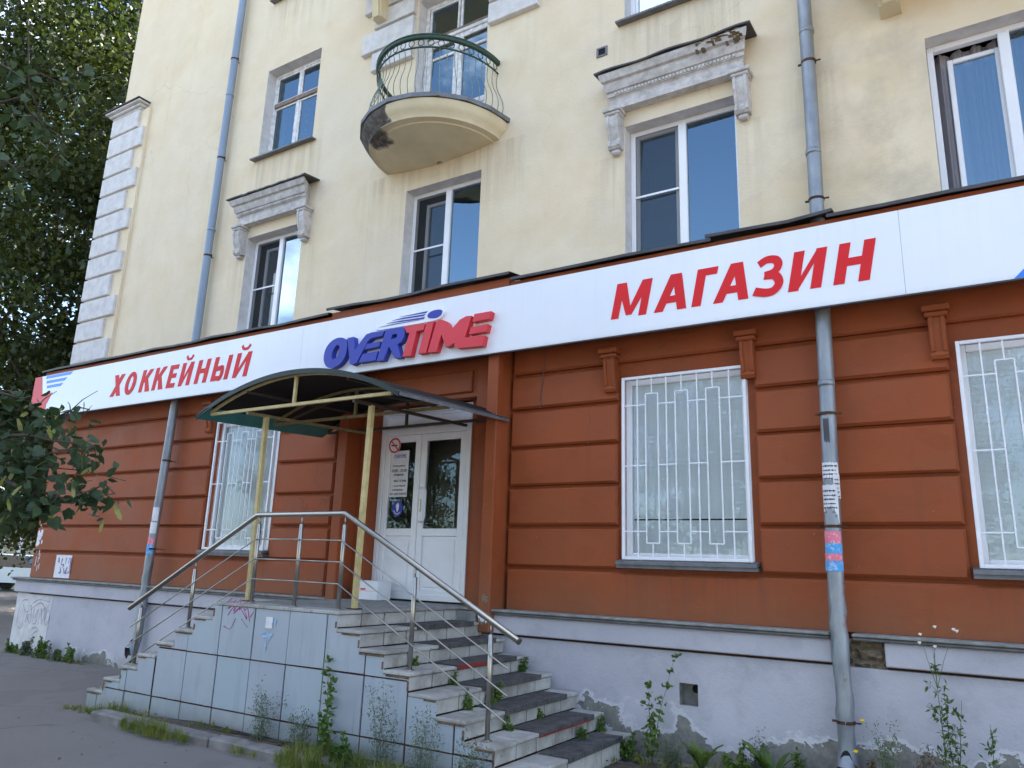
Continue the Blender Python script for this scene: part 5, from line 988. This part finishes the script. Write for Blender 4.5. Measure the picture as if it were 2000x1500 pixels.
# near linden: trunk left of the view, boughs hanging into it
rg = np.random.default_rng(5); rd = random.Random(5)
ln = thing('linden_tree', (-7.6, -6.3, 0), 'linden tree with boughs of heart-shaped leaves and pale bracts hanging before the signboard', 'tree')
mb = MB(); limb(mb, (-7.6, -6.3, 0), (-7.4, -6.2, 4.6), .19, .13, rd, 8, .08); limb(mb, (-7.4, -6.2, 4.6), (-7.4, -6.6, 7.6), .13, .03, rd, 8, .2)
cl = []
for i in range(60):
    v = rg.normal(size=3); v /= np.linalg.norm(v); c = np.array([-7.6, -6.9, 5.2])+v*np.array([2.2, 2.0, 2.2])*rg.uniform(.4, 1)**.5; cl.append(c)
for c in cl[:20]: limb(mb, (-7.4, -6.2, rd.uniform(3, 6)), Vector(c), .045, .01, rd, 6, .4)
pts = [c+rg.normal(size=(110, 3))*np.array([.38, .38, .26]) for c in cl]
# twig network reaching into the picture; each entry: pixel path and distances from the eye
BOUGHS = [([(-260, 700), (-60, 790), (40, 800), (110, 815), (175, 800)], 5.6, 60), ([(-240, 860), (-60, 850), (30, 850), (100, 860), (165, 880), (195, 870)], 5.2, 80), ([(-240, 930), (-60, 950), (40, 955), (110, 965), (170, 960), (225, 965)], 5.0, 80),
          ([(-200, 760), (-60, 780), (10, 770), (50, 790), (95, 830)], 5.5, 60), ([(-200, 880), (-60, 890), (10, 900), (60, 905), (110, 925)], 5.3, 70), ([(-200, 940), (-60, 940), (10, 930), (60, 960), (90, 985)], 5.1, 60),
          ([(-200, 700), (-40, 760), (20, 790), (60, 830)], 5.4, 30), ([(-220, 1000), (-50, 985), (20, 990), (60, 1000)], 5.3, 24), ([(-260, 60), (-60, 110), (40, 150), (120, 165), (180, 130)], 6.6, 34), ([(-260, 200), (-60, 200), (40, 190), (90, 250), (130, 300)], 6.4, 30), ([(-220, 330), (-50, 310), (20, 320), (70, 330)], 6.2, 16)]
spots = []
HUB = [at_d(-150, 880, 5.7), at_d(-150, 190, 6.9)]
for hb, z0_ in zip(HUB, (2.9, 4.6)):
    st_ = Vector((-7.45, -6.22, z0_)); mid = st_.lerp(hb, .5)+Vector((0, 0, .28)); mb.tube([st_, st_.lerp(mid, .5)+Vector((0, 0, .1)), mid, mid.lerp(hb, .5)+Vector((0, 0, .06)), hb], [.05, .04, .032, .024, .016], 8)
    for c_ in (hb, mid, mid.lerp(hb, .5)): pts.append(np.array(c_[:])+rg.normal(size=(170, 3))*np.array([.30, .30, .22]))
for path, dist, nl in BOUGHS:
    W = [at_d(x, y, dist+rd.uniform(-.15, .15)+(0 if i > 1 else .3)) for i, (x, y) in enumerate(path)]
    W[0] = HUB[0 if path[1][1] > 500 else 1]+Vector((rd.gauss(0, .05), rd.gauss(0, .05), rd.gauss(0, .08)))
    Wm = [W[0]]
    for a, b in zip(W, W[1:]): Wm += [a.lerp(b, .5)+Vector((rd.gauss(0, .03), rd.gauss(0, .03), rd.gauss(.02, .03))), b]
    mb.tube(Wm, [.013*(1-.85*i/(len(Wm)-1))+.0015 for i in range(len(Wm))], 6); W = [W[0]]+W
    seg = list(zip(W[1:], W[2:])); tot = sum((b-a).length for a, b in seg[0:])
    for q in range(nl):
        a, b = seg[min(len(seg)-1, int(abs(rd.gauss(.0, .55))*len(seg)) if rd.random() < .0 else int(len(seg)*rd.random()**1.35))]
        p = a.lerp(b, rd.random()); spots.append((p+Vector((rd.gauss(0, .05), rd.gauss(0, .05), rd.gauss(-.03, .06))), p)); rd.random() < .55 and spots.append((p+Vector((rd.gauss(0, .07), rd.gauss(0, .07), rd.gauss(-.02, .07))), p))
    for a, b in seg:
        for q in range(2):
            p = a.lerp(b, rd.random()); e = p+Vector((rd.gauss(0, .14), rd.gauss(0, .14), rd.gauss(-.05, .10))); mb.tube([p, p.lerp(e, .5)+Vector((0, 0, .02)), e], [.004, .003, .002], 5)
            for w_ in range(2): spots.append((p.lerp(e, rd.random())+Vector((rd.gauss(0, .03), rd.gauss(0, .03), rd.gauss(-.02, .03))), p))
trk = mb.build('trunk', 'bark', ln, True)
V, F = leaves(np.concatenate(pts), .075, rg, HEART, HF, .9); np_mesh('crown', V, F, 'leaf_near', ln)
bough = MB(); bough.tube([HUB[0]+Vector((-.02, -.02, .02)), HUB[0].lerp(at_d(-60, 850, 5.4), .5)+Vector((0, 0, .05)), at_d(-20, 850, 5.3), at_d(60, 870, 5.25)], [.012, .010, .007, .003], 6); bo = bough.build('bough', 'bark', ln, True)
lme = []
for v_ in range(5):
    T = HEART.copy(); T[:, 2] += rg.uniform(-.05, .05, size=len(T)); T[:, 2] += .9*(v_-2)*.3*(T[:, 1]-.4)**2+.35*abs(v_-2)*.3*np.abs(T[:, 0])
    me = bpy.data.meshes.new('leaf'); me.from_pydata([tuple(map(float, p)) for p in T], [], [tuple(map(int, f)) for f in HF]); me.materials.append(M['leaf_near']); me.polygons.foreach_set('use_smooth', [True]*10); lme.append(me)
bme = bpy.data.meshes.new('bract'); bme.from_pydata([(-.06, 0, 0), (.06, 0, 0), (-.13, .4, .04), (.13, .4, .04), (-.11, .8, -.03), (.11, .8, -.03), (0, 1.0, -.08)], [], [(0, 1, 3, 2), (2, 3, 5, 4), (4, 5, 6)]); bme.materials.append(M['bract'])
rd.shuffle(spots)
def put(name, me, p, s, droop, parent):
    d = Vector((rd.gauss(0, 1), rd.gauss(0, 1), rd.gauss(-droop, .6))).normalized(); u = Vector((rd.gauss(0, 1), rd.gauss(0, 1), rd.gauss(0, .35))); u = (u-d*u.dot(d)).normalized(); n = u.cross(d)
    o = bpy.data.objects.new(name, me); C.objects.link(o); o.parent = parent
    l = p-world_of(parent); o.matrix_local = Matrix(((u.x*s, d.x*s, n.x*s, l.x), (u.y*s, d.y*s, n.y*s, l.y), (u.z*s, d.z*s, n.z*s, l.z), (0, 0, 0, 1)))
rest = []
for i, (p, q) in enumerate(spots):
    if i < 290: put('leaf', lme[i % 5], p, rd.uniform(.042, .085), .9, bo)
    else: rest.append(p)
if rest: V, F = leaves(np.array([tuple(p) for p in rest], dtype=np.float32), .066, rg, HEART, HF, .9); tag(np_mesh('leaf_mass', V, F, 'leaf_near', ln), kind='stuff')
for p, q in spots[:110]: put('bract', bme, p+Vector((0, 0, -.02)), rd.uniform(.07, .11), 1.6, bo)

def weed(kind, x, y, z, h, label, seed, lean=(0, 0), mat='weed', cat='weed'):
    rg = np.random.default_rng(seed); rd = random.Random(seed); t = thing('weed', (x, y, z), label, cat, 'weeds along the wall and stairs'); mb = MB(); C_ = []; sz = .05; tm, tf = LEAF4, LF4; dr = .1
    def stem(a, hh, r=.004, ln_=None, n=7):
        lx, ly = ln_ or (rd.gauss(0, .12)*hh+lean[0]*hh, rd.gauss(0, .10)*hh+lean[1]*hh); P = [Vector((a[0]+lx*(i/n)**1.4+rd.gauss(0, .004), a[1]+ly*(i/n)**1.4, a[2]+hh*i/n)) for i in range(n+1)]; mb.tube(P, [r*(1-.75*i/n) for i in range(n+1)], 5); return P
    if kind == 'leafy':
        ns_ = 8 if .18 < h < .32 else 3; sp_ = .07 if ns_ == 8 else .02
        for s in range(ns_):
            P = stem((x+rd.gauss(0, sp_), y+rd.gauss(0, sp_*.4), z), h*(1 if s == 0 else rd.uniform(.35, .8)))
            for i in range(1, len(P)):
                for q in range(11): C_.append(P[i]+Vector((rd.gauss(0, .035), rd.gauss(0, .03), rd.gauss(0, .03)))*(1.25-i/len(P))*min(1, .3+h*1.4))
        sz = min(.042, .014+.06*h); tm, tf = HEART*np.array([.8, 1, 1], dtype=np.float32), HF
    elif kind == 'wispy':
        for s in range(7):
            P = stem((x+rd.gauss(0, .05), y+rd.gauss(0, .02), z), h*rd.uniform(.5, 1), .0025)
            for i in range(1, len(P)):
                for q in range(16): C_.append(P[i]+Vector((rd.gauss(0, .03), rd.gauss(0, .03), rd.gauss(0, .04))))
        sz = .028; tm = LEAF4*np.array([.35, 1, 1], dtype=np.float32); dr = -.5
    elif kind == 'tall':
        for s in range(3):
            P = stem((x+rd.gauss(0, .03), y, z), h*(1 if s == 0 else rd.uniform(.5, .75)), .005)
            for i in range(1, len(P)-1):
                for q in range(2):
                    a = rd.uniform(0, 6.28); L = .22*h*(1-i/len(P))*rd.uniform(.5, 1); e = P[i]+Vector((math.cos(a)*L, math.sin(a)*L*.7, L*.7)); mb.tube([P[i], P[i].lerp(e, .5)+Vector((0, 0, .01)), e], [.002, .0015, .001], 4)
                    for w_ in range(9): C_.append(P[i].lerp(e, rd.random())+Vector((rd.gauss(0, .012), rd.gauss(0, .012), rd.gauss(0, .012))))
        sz = .05; tm = LEAF4*np.array([.4, 1, 1], dtype=np.float32); dr = .2
    elif kind == 'broad':
        n = 12
        for i in range(n):
            a = rd.uniform(0, 6.28); L = h*rd.uniform(.6, 1.1); dx, dy = math.cos(a), math.sin(a)*.6; P = [Vector((x+dx*L*.55*u, y+dy*L*.55*u, z+L*(1.1*u-.45*u*u))) for u in (0, .25, .5, .75, 1)]; wv = .13*L; s_ = Vector((-dy, dx, 0)).normalized()
            for j in range(4):
                w0, w1 = wv*math.sin(math.pi*(j/4)**.8*.95+.08), wv*math.sin(math.pi*((j+1)/4)**.8*.95+.08)
                mb.add([P[j]-s_*w0+Vector((0, 0, .012)), P[j], P[j]+s_*w0+Vector((0, 0, .012)), P[j+1]-s_*w1+Vector((0, 0, .012)), P[j+1], P[j+1]+s_*w1+Vector((0, 0, .012))], [(0, 1, 4, 3), (1, 2, 5, 4)])
    tag(mb.build('stems' if kind != 'broad' else 'leaf_rosette', mat, t), kind='stuff' if kind != 'broad' else None)
    if C_: V, F = leaves(np.array([tuple(p) for p in C_], dtype=np.float32), sz, rg, tm, tf, dr); tag(np_mesh('foliage', V, F, mat, t), kind='stuff')
    return t
def heads(t, pts, r, mat, name='flower_head'):
    for p in pts:
        mb = MB(); n = 9; p = Vector(p); mb.v = [tuple(p+Vector((0, -.003, .004)))]+[tuple(p+Vector((r*math.cos(2*math.pi*i/n)*(1 if i % 2 else .7), -.2*r, r*.6*math.sin(2*math.pi*i/n)*(1 if i % 2 else .7)))) for i in range(n)]; mb.f = [(0, 1+i, 1+(i+1) % n) for i in range(n)]; mb.mi = [0]*n; mb.tube([p+Vector((0, .004, -.012)), p], [r*.35, r*.5], 6); mb.build(name, mat, t)
YG = -2.10
weed('leafy', -4.78, YG, .07, .72, 'tall leafy green weed in front of the middle stair panels', 31)
weed('wispy', -5.55, YG, .07, .46, 'thin feathery weed before the panel with the blue smear', 32, mat='grey_weed')
weed('wispy', -4.12, YG-.02, .06, .60, 'bushy feathery grey-green weed below the stair edge', 33, mat='grey_weed')
weed('wispy', -3.72, YG, .05, .50, 'slim feathery weed near the lower end of the stair panels', 34, mat='grey_weed')
weed('wispy', -5.08, YG, .06, .30, 'short feathery sprig at the foot of the panels', 35, mat='grey_weed')
weed('leafy', -2.62, -.34, .02, .88, 'upright leafy weed beside the square vent in the plinth', 36, (.0, .05))
weed('broad', -2.18, -.42, .02, .34, 'broad-leaved weed standing under the square vent', 37)
weed('broad', -1.62, -.40, .02, .40, 'dock-like weed with long leaves between vent and drainpipe', 38)
weed('leafy', -1.88, -.45, .02, .26, 'low leafy weed between two broad-leaved weeds', 39); weed('broad', -1.28, -.50, .02, .24, 'small broad-leaved weed at the drainpipe foot', 40)
yw = weed('wispy', -.78, -.38, .02, .52, 'weed with yellow flowers beside the drainpipe', 41); heads(yw, [(-.93, -.44, .58), (-.99, -.45, .36)], .022, 'yellow_petal')
tw = weed('tall', -.40, -.36, .02, 1.12, 'tallest weed with pale seed heads reaching up over the plinth band', 42); heads(tw, [(-.50, -.36, 1.22), (-.51, -.36, 1.16), (-.40, -.36, 1.28), (-.41, -.36, 1.14), (-.28, -.36, 1.27), (-.26, -.36, 1.26)], .016, 'white_petal', 'seed_head'); mb = MB()
for e in ((-.50, -.36, 1.21), (-.40, -.36, 1.27), (-.28, -.36, 1.26), (-.41, -.36, 1.13)): mb.tube([(-.42, -.36, .85), ((-.42+e[0])/2-.01, -.36, 1.05), e], [.0022, .0016, .001], 4)
mb.build('flower_stalks', 'weed', tw)
weed('tall', -.18, -.42, .02, .62, 'branching weed right of the tallest weed', 43); weed('broad', -.62, -.5, .02, .22, 'low rosette weed under the tallest weed', 44)
for i, x in enumerate((-13.7, -13.2, -12.75, -12.3, -11.95)): weed('leafy', x, -.28, .0, (.20, .27, .30, .22, .26)[i], ('small pale weed at the building corner', 'bushy weed under the graffiti', 'dusty weed past the graffiti patch', 'low weed along the left plinth', 'last weed of the row at the left plinth')[i], 50+i, mat='grey_weed' if i % 2 else 'weed')
weed('leafy', -9.6, -.7, .0, .26, 'clump of green weed in the gap between plinth and left flight', 60); weed('leafy', -10.0, -.45, .0, .22, 'green weed at the foot of the blue-grey drainpipe', 61)
SPR = ['tiny sprout beside the post on the third step down', 'sprout at the outer end of the fourth step mat', 'sprout against the wall end of the fourth step', 'bright sprout at the outer end of the fifth step mat', 'sprout behind the fifth step mat near the post', 'bushy sprout behind the fifth step mat', 'sprout at the back of the sixth step mat', 'sprout at the post on the sixth step', 'sprout at the back of the lowest step mat', 'sprout against the wall end of the lowest step']
for i, (k_, yy, hh) in enumerate(((3, -1.62, .10), (4, -1.45, .13), (4, -.30, .17), (5, -1.60, .20), (5, -1.30, .18), (5, -1.15, .2), (6, -.9, .12), (6, -1.45, .14), (7, -.7, .12), (7, -.3, .16))):
    xb, zb_ = tiers_r[k_][0]-GO+.03, tiers_r[k_][1]; weed('leafy', xb, yy, zb_, hh*.75, SPR[i], 70+i, cat='sprout')
LB = ['scruffy weed under the vent', 'grey scruffy weed between the broad-leaved weeds', 'low scruffy weed left of the drainpipe', 'ragged weed beside the yellow flowers', 'dry-tipped weed near the tallest weed', 'thin weed at the wall end of the lowest step', 'grassy weed against the stair panel corner', 'small scruffy weed in the thick grass']
for i, (x, y, hh, kd, mt) in enumerate(((-2.4, -.5, .22, 'wispy', 'grey_weed'), (-1.75, -.3, .30, 'wispy', 'grey_weed'), (-1.4, -.3, .26, 'tall', 'weed'), (-.95, -.45, .3, 'tall', 'dry'), (-.55, -.3, .36, 'wispy', 'dry'), (-2.85, -.35, .2, 'leafy', 'weed'), (-3.35, -2.12, .34, 'wispy', 'grey_weed'), (-4.45, -2.25, .26, 'leafy', 'weed'))): weed(kd, x, y, .03, hh, LB[i], 110+i, mat=mt)
# grass and litter
def blades(areas, name, mat, label, seed):
    rg = np.random.default_rng(seed); Vs = []; Fs = []; o = 0
    for cx, cy, rx, ry, z, n, h in areas:
        n = int(n*.7); nt_f = max(3, n//28); ta = rg.uniform(0, 6.283, nt_f); tq = np.sqrt(rg.uniform(0, 1, nt_f)); pick = rg.integers(0, nt_f, n); th = rg.uniform(.45, 1.3, nt_f)[pick]; q = tq[pick]; x = cx+rx*q*np.cos(ta[pick])+rg.normal(0, .022, n)*(1 if rx < 5 else 8); y = cy+ry*q*np.sin(ta[pick])+rg.normal(0, .018, n)*(1 if rx < 5 else 8); hh = th*h*rg.uniform(.4, 1.15, n)*(1.1-.4*q)
        az = rg.uniform(0, 6.283, n); wd = rg.uniform(.0018, .0036, n); bl = hh*rg.uniform(.15, .9, n); dx, dy = np.cos(az), np.sin(az)
        b0 = np.stack([x-dy*wd, y+dx*wd, np.full(n, z)], 1); b1 = np.stack([x+dy*wd, y-dx*wd, np.full(n, z)], 1)
        m0 = np.stack([x+dx*bl*.35-dy*wd*.8, y+dy*bl*.35+dx*wd*.8, z+hh*.62], 1); m1 = np.stack([x+dx*bl*.35+dy*wd*.8, y+dy*bl*.35-dx*wd*.8, z+hh*.62], 1); tp = np.stack([x+dx*bl, y+dy*bl, z+hh*.9], 1)
        V = np.stack([b0, b1, m0, m1, tp], 1).reshape(-1, 3); F = np.array([[0, 1, 3], [0, 3, 2], [2, 3, 4]])[None]+(np.arange(n)*5)[:, None, None]+o; Vs.append(V); Fs.append(F.reshape(-1, 3)); o += len(V)
    tag(np_mesh(name, np.concatenate(Vs), np.concatenate(Fs), mat), label, None, None, 'stuff')
blades([(-4.35, -2.32, .75, .20, .02, 4200, .20), (-4.7, -2.13, .5, .08, .06, 900, .16), (-3.6, -2.2, .5, .14, .02, 800, .12), (-6.85, -2.36, .33, .11, .02, 1100, .17), (-6.45, -2.38, .30, .08, .02, 700, .14), (-7.6, -2.10, .4, .09, .04, 450, .11), (-8.25, -2.12, .28, .10, .0, 420, .10), (-6.2, -2.10, .6, .05, .07, 300, .08), (-8.35, -1.9, .12, .10, .18, 120, .07), (-5.5, -2.36, .2, .05, .02, 120, .08),
        (-1.6, -.55, 1.2, .22, .03, 1500, .14), (-.3, -.6, 1.0, .25, .03, 1100, .16), (-2.75, -.55, .25, .2, .02, 250, .10), (-9.9, -.5, .6, .12, 0, 220, .10), (-12.6, -.24, 1.3, .08, 0, 500, .09)], 'grass', 'grass', 'tufts of grass along kerb, panels and plinth', 90)
blades([(-30, 13.5, 12, 3.6, .08, 9000, .35)], 'verge_grass', 'grass', 'grass on the far verge beyond the corner', 91)
rg = np.random.default_rng(92); n = 420
P = np.concatenate([np.stack([rg.uniform(-7.6, -3.2, 200), rg.normal(-2.11, .07, 200), np.full(200, .09)], 1), np.stack([rg.uniform(-3, .8, 160), rg.normal(-.5, .18, 160), np.full(160, .06)], 1), np.stack([rg.uniform(-9, -3.5, 30), rg.uniform(-3.4, -2.35, 30), np.full(30, .008)], 1), np.stack([rg.uniform(-13.5, -9, 30), rg.normal(-.3, .1, 30), np.full(30, .01)], 1)])
V, F = leaves(P.astype(np.float32), .03, rg, LEAF4, LF4, 0); V[:, 2] = np.maximum(V[:, 2]*.6+.03, .006); tag(np_mesh('fallen_leaves', V, F, 'dry'), 'dry fallen leaves and litter along the foot of wall and stairs', None, None, 'stuff')

# ------------------------------------------------------------------ far street beyond the corner
car = thing('parked_car', (-34.5, 9.9, 0), 'pale parked car glimpsed past the building corner', 'car')
ca, sa = math.cos(R(25)), math.sin(R(25))
def cl_(x, y, z): return (-34.5+x*ca-y*sa, 9.9+x*sa+y*ca, z)
body = [(-2.1, .35), (2.1, .35), (2.15, .75), (1.6, .95), (-1.95, .98), (-2.12, .8)]; cab = [(-1.75, .97), (1.1, .96), (.45, 1.42), (-1.0, 1.46)]
mb = MB(); mb.prism(body, lambda x, z: cl_(x, -.85, z), lambda x, z: cl_(x, .85, z)); mb.prism([(-1.0, 1.40), (.45, 1.37), (.40, 1.44), (-.95, 1.48)], lambda x, z: cl_(x, -.68, z), lambda x, z: cl_(x, .68, z)); mb.build('body', 'car_paint', car)
mb = MB(); mb.prism(cab, lambda x, z: cl_(x, -.74, z), lambda x, z: cl_(x, .74, z)); mb.build('windows', 'dark_glass', car)
for x in (-1.3, 1.3):
    for y in (-.8, .8): mb = MB(); mb.tube([cl_(x, y-.1, .32), cl_(x, y+.1, .32)], .32, 18); mb.build('wheel', 'tyre', car)
pv_ = thing('street_pavilion', (-62, 26, 0), 'low grey far building down the street behind the trees', 'building')
mb = MB(); mb.box(-72, -52, 26, 34, 0, 4.2); mb.build('wall', 'far_wall', pv_); mb = MB(); mb.box(-72.5, -51.5, 25.6, 34.5, 4.21, 4.6); mb.build('roof', 'flashing', pv_)
for i in range(6): mb = MB(); mb.box(-71+i*3.2, -69+i*3.2, 25.93, 25.99, 1.0, 3.0); mb.build('window', 'dark_glass', pv_)
sg = thing('street_sign', (-38, 10.2, 0), 'small yellow-orange advertising board on a post down the street', 'sign')
p0 = at_d(0, 1022, 34.0); sg.location = (p0.x, p0.y, 0)
mb = MB(); mb.box(p0.x-.75, p0.x+.40, p0.y-.05, p0.y+.05, p0.z-.35, p0.z+.35, .02); mb.build('board', 'far_sign', sg); mb = MB(); mb.tube([(p0.x, p0.y+.08, 0), (p0.x, p0.y+.08, p0.z+.3)], .05, 8); mb.build('post', 'sill_metal', sg)
